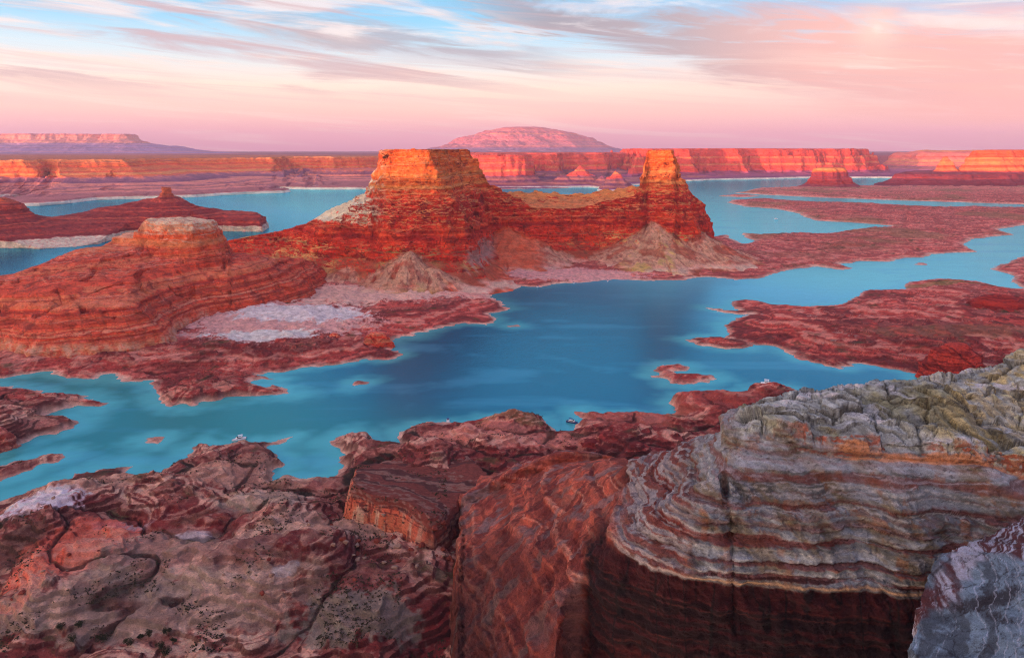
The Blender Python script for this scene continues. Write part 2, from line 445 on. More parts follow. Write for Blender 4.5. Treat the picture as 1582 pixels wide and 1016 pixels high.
def land_sd(x, y):
    wx = x + 1.0 * F4(1) * 9 * fbm(x, y, 60, 3, 21); wy = y + 14 * fbm(x, y, 60, 3, 22)
    wx = wx + 3 * perlin(x / 9, y / 9, 23); wy = wy + 5 * perlin(x / 11, y / 9, 24)
    wy = np.maximum(wy, 91)
    fu = (wx / wy + 0.86) / 1.72 * 619; fd = np.log(wy / 90) / math.log(5600 / 90) * 899
    fu = np.clip(fu, 0, 617.99); fd = np.clip(fd, 0, 897.99)
    iu = fu.astype(np.int32); idd = fd.astype(np.int32); a = fu - iu; b = fd - idd
    return (_S[idd, iu] * (1 - a) * (1 - b) + _S[idd, iu + 1] * a * (1 - b) + _S[idd + 1, iu] * (1 - a) * b + _S[idd + 1, iu + 1] * a * b).astype(F4)
print('[%5.1fs] shore field' % (time.time() - T00))

# ---------------------------------------------------------------- low ground
def terrace(z, step, k):
    i = np.floor(z / step); f = z / step - i
    return (i + sm(f, 0.5 - k, 0.5 + k)) * step
NEAR_HUMPS = [  # (px, py, radius m, height m): slickrock domes of the near shore
 (1090,628,60,9),(800,655,34,6),(930,668,40,8),(640,700,45,7),(560,690,30,4),(700,720,40,6),(350,715,45,6),(60,835,30,6),(420,800,34,8),
 (180,765,40,4),(260,880,40,6),(480,890,40,7),(120,920,30,8),(300,780,40,3),(540,860,40,6),(620,940,35,7),(400,960,40,4),(60,800,30,4),(540,1010,30,6),
 (180,600,20,4),(330,600,40,5),(60,625,30,6),(100,655,18,4),(10,660,16,8),(1180,600,30,5)]
def billow(x, y):
    return np.abs(fbm(x + 12 * fbm(x, y, 40, 2, 34), y + 12 * fbm(x, y, 40, 2, 36), 78, 3, 38, 0.42)) * 2
def ground_macro(x, y):
    s = land_sd(x, y)
    far = sm(y, 1000, 2600)
    sc = 1 + 2.0 * far
    rise = 5.5 * (1 - np.exp(-np.maximum(s, 0) / 26)) + 9 * (1 - np.exp(-np.maximum(s, 0) / 160))
    rise = rise * (0.75 + 0.6 * fbm(x, y, 150, 3, 31))
    near = sm(y, 1000, 700) * sm(s, 3, 35)
    dom = ridged(x + 20 * fbm(x, y, 50, 2, 35), y, 75, 3, 33)
    z = rise + sm(s, 2, 40) * (6.0 * (dom - 0.45) + 3.0 * fbm(x, y, 22, 3, 37))
    B = billow(x, y)
    z = z + sm(y, 900, 560) * sm(s, 4, 26) * (6.5 * np.sqrt(np.minimum(B, 0.7) + 0.004) - 3.3)
    for px, py, r, h in NEAR_HUMPS:
        cx, cy = PY(px, py, h)
        q = ((x - cx) / r) ** 2 + ((y - cy) / r / 1.3) ** 2
        z = z + h * np.exp(-q * 1.6) * sm(s, 0, 8)
    zt = terrace(z + 1.3 * fbm(x, y, 24, 4, 39), 2.0, 0.16)
    z = lerp(z, zt, 0.85 * (0.4 + 0.6 * near))
    z = np.where(s > 0, np.maximum(z, 0.12 + 0.0 * z) * sm(s, -1.0, 5) + 0.02 * s.clip(0, 5), s * 0.25 - 0.3)
    return np.clip(z, -7, 60), s
def ground_color(x, y, z, s, nz, var=0):
    dr, tn, gr = C(120, 44, 44), C(208, 154, 138), C(172, 156, 142)
    pk, red, mar, grn = C(206, 118, 108), C(170, 62, 56), C(74, 26, 30), C(50, 58, 32)
    gy = C(176, 168, 164)
    big = fbm(x, y, 190, 4, 51); md = fbm(x, y, 46, 4, 53); fine = fbm(x, y, 11, 4, 55)
    # banding that follows the bedding
    h = z * 1.0 + 1.6 * big * 4 + 1.2 * md
    b1 = n1(h * 1.1, 3); b2 = n1(h * 3.1 + fine * .8, 4); b3 = n1(h * 0.33, 5)
    leftish = sm(-x / np.maximum(y, 1) + 0.15 * big, -0.05, 0.32) * sm(y, 660, 560)
    midland = sm(y, 640, 800)
    base = mixc(np.broadcast_to(red, x.shape + (3,)), tn, sm(leftish * 1.1 + 0.5 * md, 0.2, 0.75))
    base = mixc(base, gr, 0.6 * sm(b3 + leftish * .6, 0.35, 0.8))
    base = mixc(base, pk, 0.55 * sm(b1 + 0.4 * md, 0.15, 0.7))
    base = mixc(base, dr, 0.85 * sm(-b1 - 0.5 * md, -0.05, 0.5))
    base = mixc(base, mar, 0.8 * sm(-b2 * 0.7 - b3 * 0.6, 0.25, 0.75) * (0.55 + 0.45 * midland))
    base = mixc(base, gy, 0.6 * sm(b2 + fine * .6, 0.55, 1.0) * sm(md, 0.0, 0.4))
    # far lowlands: dusty mauve-red
    base = mixc(base, C(176, 96, 92), 0.55 * sm(y, 700, 1500)); base = mixc(base, C(214, 136, 128), 0.5 * sm(y, 700, 1300) * sm(b1 + .6 * fine, 0.2, 0.6))
    base = mixc(base, C(196, 128, 118), 0.6 * sm(y, 3200, 4200))
    base = mixc(base, C(120, 100, 70), 0.55 * sm(y, 1300, 1700) * sm(fbm(x, y, 260, 3, 57), 0.05, 0.35))
    # scrub in the drains
    vf = fbm(x, y, 2.6, 3, 56)
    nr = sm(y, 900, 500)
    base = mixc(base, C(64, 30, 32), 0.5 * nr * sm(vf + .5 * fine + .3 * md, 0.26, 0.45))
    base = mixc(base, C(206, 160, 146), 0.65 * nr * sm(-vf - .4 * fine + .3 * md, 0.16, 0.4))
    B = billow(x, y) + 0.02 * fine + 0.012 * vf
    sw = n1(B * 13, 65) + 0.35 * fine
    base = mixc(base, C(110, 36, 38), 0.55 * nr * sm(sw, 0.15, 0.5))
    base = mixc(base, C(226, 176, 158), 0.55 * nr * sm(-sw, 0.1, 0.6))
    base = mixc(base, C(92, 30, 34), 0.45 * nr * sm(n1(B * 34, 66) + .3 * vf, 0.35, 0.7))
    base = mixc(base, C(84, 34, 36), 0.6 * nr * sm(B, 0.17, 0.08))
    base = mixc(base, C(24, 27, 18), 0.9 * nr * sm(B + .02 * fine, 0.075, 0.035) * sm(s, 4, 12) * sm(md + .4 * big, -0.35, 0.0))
    g = ridged(x + 30 * md, y + 20 * big, 90, 3, 59)
    low = sm(g, 0.72, 0.86) * sm(s, 4, 14) * sm(nz, 0.8, 0.95)
    base = mixc(base, grn, 0.75 * low * sm(fine + 0.3, 0, 0.5))
    # steep risers are darker
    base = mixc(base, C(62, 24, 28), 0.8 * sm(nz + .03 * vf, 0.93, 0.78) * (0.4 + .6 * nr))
    # pale, mineral-coated strip at the waterline
    wd = np.maximum(1, y / 420)
    rim = sm(s, (4.0 + 2 * fine) * wd, 0.8 * wd) * (0.45 + 0.55 * sm(md, -0.2, 0.3))
    base = mixc(base, C(222, 182, 170), 0.8 * rim)
    # chalky flat under the big butte and other tinted patches
    def blob(px, py, rx, ry, c, k, wob=0.5):
        nonlocal base
        cx, cy = PY(px, py, 4)
        q = ((x - cx) / rx) ** 2 + ((y - cy) / ry) ** 2 + wob * 1.4 * md + 0.9 * fine + 0.5 * vf
        base = mixc(base, c, k * (1 - 0.35 * nr) * sm(q, 1.15, 0.7) * (1 - 0.8 * nr * sm(B, 0.09, 0.04)))
    blob(430, 500, 110, 100, CW(222, 160, 150), 0.85)
    blob(470, 490, 85, 44, CW(226, 204, 204), 0.7)
    blob(560, 460, 120, 70, CW(226, 172, 156), 0.8)
    blob(410, 525, 60, 30, C(220, 208, 214), 0.8)
    blob(660, 455, 120, 40, CW(226, 160, 146), 0.7)
    blob(880, 425, 120, 50, CW(222, 156, 150), 0.8)
    blob(1010, 412, 90, 40, C(214, 164, 142), 0.5)
    blob(1450, 440, 70, 14, C(120, 112, 70), 0.6)
    blob(1500, 520, 120, 22, C(122, 92, 74), 0.5)
    blob(60, 812, 20, 16, CW(236, 214, 222), 1.1); blob(300, 862, 9, 6, CW(214, 206, 214), 1.0); blob(440, 940, 6, 5, CW(206, 206, 214), 1.0); blob(540, 1000, 26, 16, CW(150, 156, 140), 0.9); blob(190, 838, 14, 5, C(214, 196, 214), 0.9)
    blob(110, 890, 24, 40, C(232, 112, 92), 1.1); blob(250, 900, 60, 28, C(176, 156, 146), 0.55)  # orange patch at left: low sunlight painted into the ground colour
    blob(250, 965, 80, 20, C(158, 148, 138), 0.75); blob(500, 850, 32, 22, C(180, 156, 142), 0.7); blob(380, 740, 40, 30, C(196, 156, 138), 0.6); blob(130, 760, 40, 24, C(196, 160, 142), 0.6); blob(410, 800, 26, 22, C(170, 164, 152), 0.7)
    blob(290, 830, 44, 14, C(124, 40, 42), 0.7); blob(430, 905, 34, 14, C(96, 34, 40), 0.7)
    blob(8, 890, 14, 30, C(40, 40, 30), 0.8); blob(560, 960, 40, 34, C(70, 26, 32), 0.6)
    blob(1130, 632, 60, 50, C(176, 84, 76), 0.6); blob(780, 685, 60, 24, C(214, 140, 128), 0.75); blob(800, 657, 28, 14, C(150, 124, 80), 0.5); blob(970, 655, 40, 30, C(190, 110, 100), 0.6)
    return base
def strata_push(x, y, z, nz, amp, per, seed=0, tilt=(0, 0)):
    """ledges: beds of differing hardness stand out or in on steep faces"""
    zz = z + tilt[0] * x + tilt[1] * y + per * 1.6 * fbm(x, y, per * 30, 2, seed + 3)
    s = n1(zz / per, seed) * 0.5 + n1(zz / (per * 0.37), seed + 1) * 0.33 + n1(zz / (per * 2.7), seed + 2) * 0.5
    return amp * s * sm(nz, 0.97, 0.75)
def fm(x, y): return ground_macro(x, y)[0]
def build_ground():
    X, Y = grid_patch(fm, -0.76, 0.76, 1250, 262, 5200, 1150, M=700, eps=1.2, hid=0.3)
    Z, S = ground_macro(X, Y)
    N = grid_normals(X, Y, Z)
    nr = sm(Y, 1000, 450)
    Z = Z + sm(S, 0, 6) * (0.6 * fbm(X, Y, 5, 3, 61) * sm(Y, 1500, 500) + nr * 1.7 * (ridged(X + 5 * fbm(X, Y, 20, 2, 64), Y, 17, 4, 63) - 0.55) + strata_push(X, Y, Z, N[..., 2], 0.4, 1.0, 62))
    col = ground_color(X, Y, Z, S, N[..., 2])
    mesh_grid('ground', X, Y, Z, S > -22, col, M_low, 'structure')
build_ground()

# ---------------------------------------------------------------- water
def build_water():
    X, Y = grid_patch(lambda x, y: 0 * x - 0.0, -0.95, 0.95, 420, 200, 7000, 600, M=200, eps=0.6, hid=1)
    S = land_sd(X, Y)
    shal = sm(S, -26 - 14 * fbm(X, Y, 60, 3, 71), 0.0)
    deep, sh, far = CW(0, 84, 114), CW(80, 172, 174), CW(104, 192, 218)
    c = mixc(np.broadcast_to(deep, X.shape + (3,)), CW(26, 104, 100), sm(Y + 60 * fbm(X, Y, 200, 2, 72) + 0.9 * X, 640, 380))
    c = mixc(c, far, sm(Y + 1.3 * X, 900, 2000))  # paler sky reflection painted into the water colour, far out and rightward
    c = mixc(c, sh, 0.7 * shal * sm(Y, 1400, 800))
    c = mixc(c, CW(70, 150, 180), 0.35 * sm(fbm(X * .35 + 60 * fbm(X, Y, 200, 2, 74), Y, 60, 5, 73, .6), 0.05, 0.5))
    m = bpy.data.materials.new('lake_water'); m.use_nodes = True
    t = NT(m.node_tree); bs = t.n['Principled BSDF']
    at = t.new('ShaderNodeAttribute', attribute_name='albedo')
    t.l.new(at.outputs['Color'], bs.inputs['Base Color'])
    df = t.new('ShaderNodeBsdfDiffuse'); t.l.new(at.outputs['Color'], df.inputs[0])
    gl = t.new('ShaderNodeBsdfGlossy'); gl.inputs['Color'].default_value = (0.22, 0.78, 0.98, 1); gl.inputs['Roughness'].default_value = 0.10
    fr = t.new('ShaderNodeFresnel'); fr.inputs['IOR'].default_value = 1.6
    mx = t.new('ShaderNodeMixShader'); t.l.new(fr.outputs[0], mx.inputs[0]); t.l.new(df.outputs[0], mx.inputs[1]); t.l.new(gl.outputs[0], mx.inputs[2])
    t.n.remove(bs); t.l.new(mx.outputs[0], t.n['Material Output'].inputs[0])
    geo = t.new('ShaderNodeNewGeometry')
    n = t.noise(geo.outputs['Position'], 0.22, 5, 0.65)
    n2 = t.noise(geo.outputs['Position'], 0.02, 4, 0.6)
    bp = t.new('ShaderNodeBump'); bp.inputs['Strength'].default_value = 0.35; bp.inputs['Distance'].default_value = 1.0
    t.l.new(t.m('ADD', n, t.m('MULTIPLY', n2, 1.5)), bp.inputs['Height']); [t.l.new(bp.outputs[0], q_.inputs['Normal']) for q_ in (gl, fr)]
    mesh_grid('water', X, Y, 0 * X, None, c, m, 'structure')
build_water()
#@@LANDFORMS
def pd(*p): return [PD(a, b) for a, b in p]
def prof(s, *pts):
    a = np.array(pts, dtype=np.float64); o = np.argsort(a[:, 0])
    return np.interp(s, a[o, 0], a[o, 1]).astype(F4)
def warp(x, y, A, lam, seed, flute=0.0, fl=10.0, oc=3):
    wx = x + A * fbm(x, y, lam, oc, seed); wy = y + A * fbm(x, y, lam, oc, seed + 50)
    if flute:
        wx = wx + flute * perlin(x / fl, y / fl, seed + 9); wy = wy + flute * perlin(x / fl, y / fl, seed + 19)
    return wx.astype(F4), wy.astype(F4)
def build_form(name, field, color, mat, px0, px1, D0, D1, nu, nv, label, keepz=-2.5, fine=(1.0, 6.0), led=(1.0, 3.0), seed=0, M=1100, eps=0.25, hid=0.12, tilt=(0, 0), kind='structure', group=None, post=None, wall=(0, 20), ledf=None):
    u0, u1 = (px0 - XC) / FPX, (px1 - XC) / FPX
    X, Y = grid_patch(field, u0, u1, nu, D0, D1, nv, M=M, eps=eps, hid=hid)
    Z = field(X, Y).astype(F4)
    N = grid_normals(X, Y, Z)
    nz = N[..., 2]
    fn, fl = fine
    q = X + 0.83 * Z; r = Y - 0.71 * Z
    d = fn * (fbm(q, r, fl, 4, seed + 71, 0.55) + 0.5 * (ridged(q, r, fl * 2.2, 3, seed + 73) - 0.5))
    d = d * (0.35 + 0.65 * sm(nz, 0.98, 0.7)) + (strata_push(X, Y, Z, nz, led[0], led[1], seed + 75, tilt) if ledf is None else ledf(X, Y, Z) * strata_push(X, Y, Z, nz, led[0], led[1], seed + 75, tilt))
    if wall[0]:
        st = sm(nz, 0.85, 0.55)
        d = d + st * wall[0] * (fbm(X + 0.3 * Y, 2.0 * Z + 0.4 * Y, wall[1], 4, seed + 81, 0.6) + 0.7 * (ridged(X - .4 * Y, 0.5 * Z + 0.5 * Y, wall[1] * 0.9, 3, seed + 83) - 0.55))
    if post is not None: d = d + post(X, Y, Z, nz)
    X2 = X + N[..., 0] * d; Y2 = Y + N[..., 1] * d; Z2 = Z + N[..., 2] * d
    N2 = grid_normals(X2, Y2, Z2)
    col = color(X2, Y2, Z2, N2[..., 2], N2)
    return mesh_grid(name, X2.astype(F4), Y2.astype(F4), Z2.astype(F4), Z > keepz, col, mat, kind, label, group=group)

def risers(s, x, y, base, steps, seed, amp=4.0, lam=32, fin=1.2, fl=8):
    z = base
    for i, (s0, dz, w) in enumerate(steps):
        nk = amp * fbm(x, y, lam, 2, seed + 13 * i) + fin * perlin(x / fl, y / fl, seed + 13 * i + 5)
        z = z + dz * np.clip((s - s0 + nk) / w, 0, 1)
    return z
# ---- the big double butte
BCAP = pd((602,1230),(625,1214),(650,1228),(700,1216),(738,1245),(754,1310),(758,1420),(710,1480),(610,1470),(586,1380),(590,1280))
BWALL = pd((335,1500),(365,1415),(400,1400),(440,1385),(475,1330),(500,1255),(545,1225),(600,1195),(640,1186),(690,1186),(712,1200),(722,1250),(735,1330),(752,1412),(800,1425),
           (860,1432),(905,1446),(960,1442),(1000,1428),(1040,1405),(1068,1420),(1082,1450),(1084,1520),(1060,1540),(950,1530),(800,1530),(640,1560),(560,1480),(500,1380),(440,1440),(400,1460),(345,1530))
BSPIRE = pd((1002,1430),(1030,1420),(1052,1430),(1054,1465),(1048,1495),(1004,1500),(997,1460))
T_bench = TPS(ctl([(620,346,1196),(700,350,1196),(560,344,1225),(480,345,1262),(440,356,1390),(400,361,1405),(350,372,1440),(350,375,1530),(400,364,1450),(440,358,1440),(500,338,1370),(800,322,1432),(900,321,1452),(1000,320,1434),(1060,322,1425),
   (740,330,1425),(840,301,1490),(900,304,1500),(770,296,1480),(950,294,1500),(980,282,1490),(1075,330,1480),(1000,310,1580),(800,305,1600),(640,310,1600),(540,318,1330),(570,297,1330),(520,322,1320),(500,334,1300),(600,300,1230),(560,310,1480)]), 0.001)
CONES = [(632,387,1158,.70),(604,418,1150,.5),(1012,342,1418,.66),(1075,352,1425,.60),(826,369,1405,.62),(965,368,1425,.64),(785,352,1410,.55),(880,385,1420,.5),(668,412,1140,.55),(1100,385,1400,.40),(540,415,1185,.42)]
def f_butte(x, y):
    wx, wy = warp(x, y, 13, 52, 101, 0.6, 16, 2)
    sb = sdf(BWALL, wx, wy)
    wall = risers(sb, x, y, prof(sb, (-400,-30),(-150,-12),(-95,0),(-60,10),(-34,24),(-20,38),(0,42),(200,60)),
                  ((-19,12,3),(-14,16,4),(-8,13,3),(-4,7,4),(0,12,3),(5,10,6),(12,12,5),(22,30,10),(40,70,20)), 111, 4.5, 34)
    sc = sdf(BCAP, wx, wy)
    zc = risers(sc, x, y, prof(sc, (-170,20),(-90,88),(-55,106),(-30,122),(-22,126),(0,130)),
                ((-24,10,3),(-18,14,3.5),(-13,14,4),(-8,9,2.5),(-5,9,2.5),(-2,7,2),(1,6,2),(5,2,5)), 121, 3.0, 26)
    ss = sdf(BSPIRE, x + 0.5 * (wx - x), y + 0.5 * (wy - y))
    zs = risers(ss, x, y, prof(ss, (-140,-20),(-70,84),(-38,106),(-18,122),(0,126)),
                ((-17,10,3),(-13,14,3),(-9,16,3.5),(-5,12,2.5),(-3,14,2.5),(-1,8,2)), 131, 1.6, 20, 0.7, 6)
    z = np.minimum(smax(smax(T_bench(wx, wy), zc, 3), zs, 2), wall)
    for px, py, D, t in CONES:
        (cx, cy, cz), = ctl([(px, py, D)])
        rr = np.sqrt((x + .5 * (wx - x) - cx) ** 2 + ((y - cy)) ** 2)
        an = np.arctan2(x - cx, y - cy)
        rr = rr * (1 + 0.13 * perlin(an * 3.1 + px, rr / 90, 134) + 0.05 * perlin(an * 9 + px, rr / 40, 135))
        z = smax(z, np.where(rr < 60, cz - t * rr, cz - t * 60 - (rr - 60) * t * .6), 2.0)
    z = z + 0.9 * fbm(x, y, 24, 3, 107) * sm(z, 2, 12) + (5.0 * fbm(x, y, 30, 3, 109) + 4.5 * (0.6 - cells(x + 4 * fbm(x, y, 14, 2, 108), y, 15, 110)[0])) * sm(z, 96, 110) * sm(z, 150, 130)
    return z.astype(F4)
def px_of(x, y): return XC + x / np.maximum(y, 1) * FPX
def c_butte(x, y, z, nz, N):
    n = x.shape + (3,)
    md = fbm(x, y + z, 40, 4, 121); fi = fbm(x + z, y - z, 9, 4, 122); px = px_of(x, y)
    h = z + 3 * md
    c = mixc(np.broadcast_to(C(192, 54, 40), n), C(158, 42, 36), sm(n1(h * 0.35, 21) + .4 * fi, -0.1, 0.4))
    c = mixc(c, C(228, 92, 60), sm(n1(h * 0.12, 22) + 0.5 * md, 0.1, 0.6) * 0.75)
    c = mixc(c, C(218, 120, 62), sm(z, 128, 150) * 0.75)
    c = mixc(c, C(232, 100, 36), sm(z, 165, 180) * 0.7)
    c = mixc(c, C(112, 40, 32), (0.25 + .25 * sm(z, 80, 95)) * sm(n1(h * 0.6, 23) + 0.4 * fi + .3 * md, 0.15, 0.6))
    c = mixc(c, C(206, 70, 40), 0.5 * sm(fbm(x + .4 * y, z * .7, 45, 3, 124), 0.0, 0.3) * sm(z, 100, 88))
    c = mixc(c, C(228, 110, 74), 0.35 * sm(n1(h * 1.1, 29) + 0.3 * fi, 0.35, 0.7))
    jn = np.abs(perlin(x / 13 + .35 * fi, y / 16 + .02 * z, 130)); c = mixc(c, C(66, 22, 24), 0.7 * sm(jn, 0.09, 0.02) * sm(nz, .75, .5) * sm(md + fi, -.3, .1))
    c = mixc(c, C(70, 24, 26), 0.6 * sm(fbm(x + .3 * y, z * 1.6, 24, 4, 126), 0.12, 0.4) * sm(nz, 0.8, 0.5))
    c = mixc(c, C(214, 150, 92), 0.6 * sm(n1(h * 0.21, 27) , 0.3, 0.7) * sm(z, 112, 130))
    # dark water streaks down the walls
    st = fbm(x * 1.0 + 2 * fi, y + 0.25 * z, 11, 3, 125)
    c = mixc(c, C(96, 26, 24), 0.3 * sm(st, 0.12, 0.4) * sm(nz, 0.6, 0.3))
    c = mixc(c, C(236, 124, 84), 0.6 * sm(-st, 0.1, 0.4) * sm(nz, 0.5, 0.2) * sm(np.abs(px - 950), 90, 30) * sm(z, 85, 70))
    # ledge tops and the loose cream slope at the left shoulder
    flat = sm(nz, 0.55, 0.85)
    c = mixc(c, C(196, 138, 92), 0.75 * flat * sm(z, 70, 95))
    cream = sm(px + 14 * md, 598, 570) * sm(z + 6 * md, 84, 92) * sm(nz, 0.3, 0.6)
    c = mixc(c, CW(236, 196, 168), 0.9 * cream)
    c = mixc(c, C(238, 214, 196), 0.7 * cream * sm(n1(h * 0.3, 28) + fi, 0.2, 0.6))
    c = mixc(c, C(220, 132, 70), 0.55 * flat * sm(px, 760, 800) * sm(z, 106, 116))
    # talus
    tal = sm(nz, 0.6, 0.78) * sm(z, 68, 52) 
    tc = mixc(np.broadcast_to(C(150, 76, 58), n), C(190, 148, 96), sm(md + 0.5 * n1(px * 0.02, 31), -0.2, 0.5))
    tc = mixc(tc, C(204, 88, 60), 0.8 * sm(np.abs(px - 815), 70, 20))
    tc = mixc(tc, C(186, 164, 100), 0.9 * sm(np.abs(px - 1015), 60, 25))
    tc = mixc(tc, C(160, 140, 92), 0.9 * sm(np.abs(px - 632), 60, 20))
    tc = mixc(tc, C(90, 70, 50), 0.5 * sm(fi, 0.2, 0.5))
    c = mixc(c, tc, tal)
    cn = 0 * x - 99
    for q, (pq, py, D, t) in enumerate(CONES):
        (cx, cy, cz), = ctl([(pq, py, D)])
        rr = np.sqrt((x - cx) ** 2 + (y - cy) ** 2); cn = np.maximum(cn, np.where(rr < 60, cz - t * rr, cz - t * 60 - (rr - 60) * t * .6))
    cc_ = mixc(np.broadcast_to(CW(188, 146, 122), n), CW(156, 100, 86), sm(fi + .7 * md + .5 * fbm(x, y * .3, 6, 2, 127), -.1, .5))
    cc_ = mixc(cc_, C(150, 62, 50), 0.7 * sm(fbm(x, y, 38, 3, 128), 0.05, 0.25))
    cc_ = mixc(cc_, C(60, 44, 34), 0.6 * sm(fbm(x, y, 3, 2, 129), .3, .5))
    cc_ = mixc(cc_, C(206, 96, 62), 0.8 * sm(np.abs(px - 790), 60, 30))
    c = mixc(c, cc_, 0.9 * sm(cn - z + 5 * fi + 3 * md, -7.0, -1.0) * sm(z, 3, 14))
    c = mixc(c, CW(232, 176, 160), 0.8 * sm(z, 16, 6) * sm(md, -0.3, 0.2))
    c = mixc(c, C(156, 140, 140), 0.6 * sm(np.abs(px - 742), 30, 12) * sm(np.abs(z - 40 - 20 * fi), 16, 6))
    return c
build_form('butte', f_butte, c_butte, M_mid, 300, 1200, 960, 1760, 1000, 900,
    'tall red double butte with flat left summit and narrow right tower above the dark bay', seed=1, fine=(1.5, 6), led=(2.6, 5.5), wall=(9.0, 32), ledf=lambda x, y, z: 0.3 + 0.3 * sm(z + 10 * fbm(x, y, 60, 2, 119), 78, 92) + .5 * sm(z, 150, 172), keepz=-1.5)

# ---- banded sandstone hill on the left
SFOOT = L((-180,548),(-60,548),(0,547),(20,556),(50,562),(110,560),(200,553),(262,546),(282,524),(300,508),(340,498),(400,490),(440,482),(478,468),(498,452),(512,440)) + \
    pd((520,1180),(490,1290),(440,1340),(380,1350),(330,1300),(250,1200),(150,1150),(60,1090),(-60,1030),(-180,1010))
T_sand = TPS(ctl([(0,430,900),(-100,440,890),(60,410,940),(120,391,965),(165,377,990),(200,412,950),(300,420,945),(100,415,915),(-60,450,860),(60,440,870),(200,440,885),(300,440,900),
   (400,422,985),(350,430,940),(470,404,1080),(420,406,1050),(500,430,1060),(330,412,1000),(240,405,980),(0,440,1000),(150,415,1120),(250,410,1180),(380,400,1180),(440,405,1240)]), 0.0005)
SK1 = pd((214,1040),(245,1012),(300,1008),(335,1035),(338,1100),(262,1130),(218,1105))
SK2 = pd((172,1046),(200,1036),(236,1036),(240,1100),(190,1100))
def f_sand(x, y):
    wx, wy = warp(x, y, 8, 60, 141, 1.5, 11)
    s = sdf(SFOOT, wx, wy)
    fw = prof(s, (-60,-20),(-3,-5),(0,1),(12,6),(24,11),(40,18),(60,26),(80,32),(100,38),(140,52),(240,120))
    fw = risers(s, x, y, fw, ((1,8,2),(5,5,4),(11,3,3),(24,3,4),(36,3,3),(50,3,5)), 143, 2.5, 26, 0.6, 7)
    z = smin(T_sand(wx, wy), fw, 3)
    s1 = sdf(SK1, wx, wy); s2 = sdf(SK2, wx, wy)
    k1 = risers(s1, x, y, prof(s1, (-110,-30),(-60,20),(-36,44),(-24,52),(0,56),(20,60)), ((-20,9,4),(-15,12,4),(-9,9,4),(-5,8,3),(0,7,3),(5,4,4)), 144, 4.5, 22, 1.0, 7) + 2.2 * (0.6 - cells(x, y, 11, 145)[0]) * sm(s1, -8, 0)
    k2 = prof(s2, (8,88),(1,86),(-2,80),(-6,76),(-9,70),(-20,60),(-40,38),(-90,-30))
    z = smax(z, smax(k1, k2, 2), 2)
    # broad hollows and arches weathered into the flank
    z = z - 8 * sm(ridged(x, y, 80, 2, 149), 0.80, 0.97) * sm(z, 14, 30) + 5 * fbm(x + 0.4 * y, y * .35, 46, 3, 146) * sm(z, 14, 26)
    z = z + 1.6 * fbm(x, y, 26, 3, 147) * sm(z, 3, 14)
    return z.astype(F4)
def c_sand(x, y, z, nz, N):
    n = x.shape + (3,); md = fbm(x, y, 50, 4, 151); fi = fbm(x + z, y - z, 8, 4, 152); px = px_of(x, y)
    h = z - 0.05 * x + 1.6 * md
    h = h + 8 * sm(nz, .93, .98) * fbm(x * .5 + y * .2, y, 26, 3, 158)
    c = mixc(np.broadcast_to(C(204, 80, 58), n), C(226, 112, 82), sm(n1(h * 0.45, 41) + .4 * fi, -0.1, 0.5))
    c = mixc(c, C(138, 42, 38), 0.7 * sm(n1(h * 0.7, 42) + 0.4 * fi, 0.15, 0.5))
    c = mixc(c, C(88, 32, 34), 0.6 * sm(fbm(x, y, 22, 3, 155) + 0.3 * fi, 0.25, 0.5))
    c = mixc(c, C(206, 120, 108), 0.75 * sm(n1(h * 1.5, 43), 0.45, 0.75) * sm(md, -0.2, 0.3))
    c = mixc(c, C(222, 154, 130), 0.5 * sm(n1(h * 0.9, 44), 0.5, 0.8))
    base = sm(z + 5 * md, 19, 12) * sm(px + 60 * md, 330, 290)
    bc = mixc(np.broadcast_to(C(255, 138, 110), n), C(244, 158, 140), sm(fbm(x, y, 12, 3, 156), -0.2, 0.3))
    bc = mixc(bc, C(180, 62, 50), sm(fbm(x, y, 5, 2, 157), 0.15, 0.4) * 0.6)
    c = mixc(c, bc, 0.9 * base)
    top = sm(nz, 0.5, 0.85) * sm(z + 4 * md, 80, 86)
    c = mixc(c, CW(232, 160, 132), 0.8 * top)
    c = mixc(c, CW(240, 180, 152), 0.8 * sm(z + 4 * fi + 3 * md, 95, 99))
    c = mixc(c, C(226, 104, 56), 0.5 * sm(z + 3 * fi, 70, 80) * sm(nz, .7, .5))
    c = mixc(c, C(120, 60, 46), 0.5 * sm(fbm(x + z, y - z, 4, 3, 159), .1, .4))
    c = mixc(c, C(216, 130, 90), 0.6 * sm(np.abs(z + 2 * md - 83), 5, 2))
    return c
build_form('sandstone_hill', f_sand, c_sand, M_mid, -150, 560, 690, 1400, 760, 760,
    'banded red sandstone hill with pale foot and cream knobs on its crest', seed=2, fine=(0.8, 6), led=(1.3, 2.6), wall=(3.0, 18), tilt=(-0.05, 0))

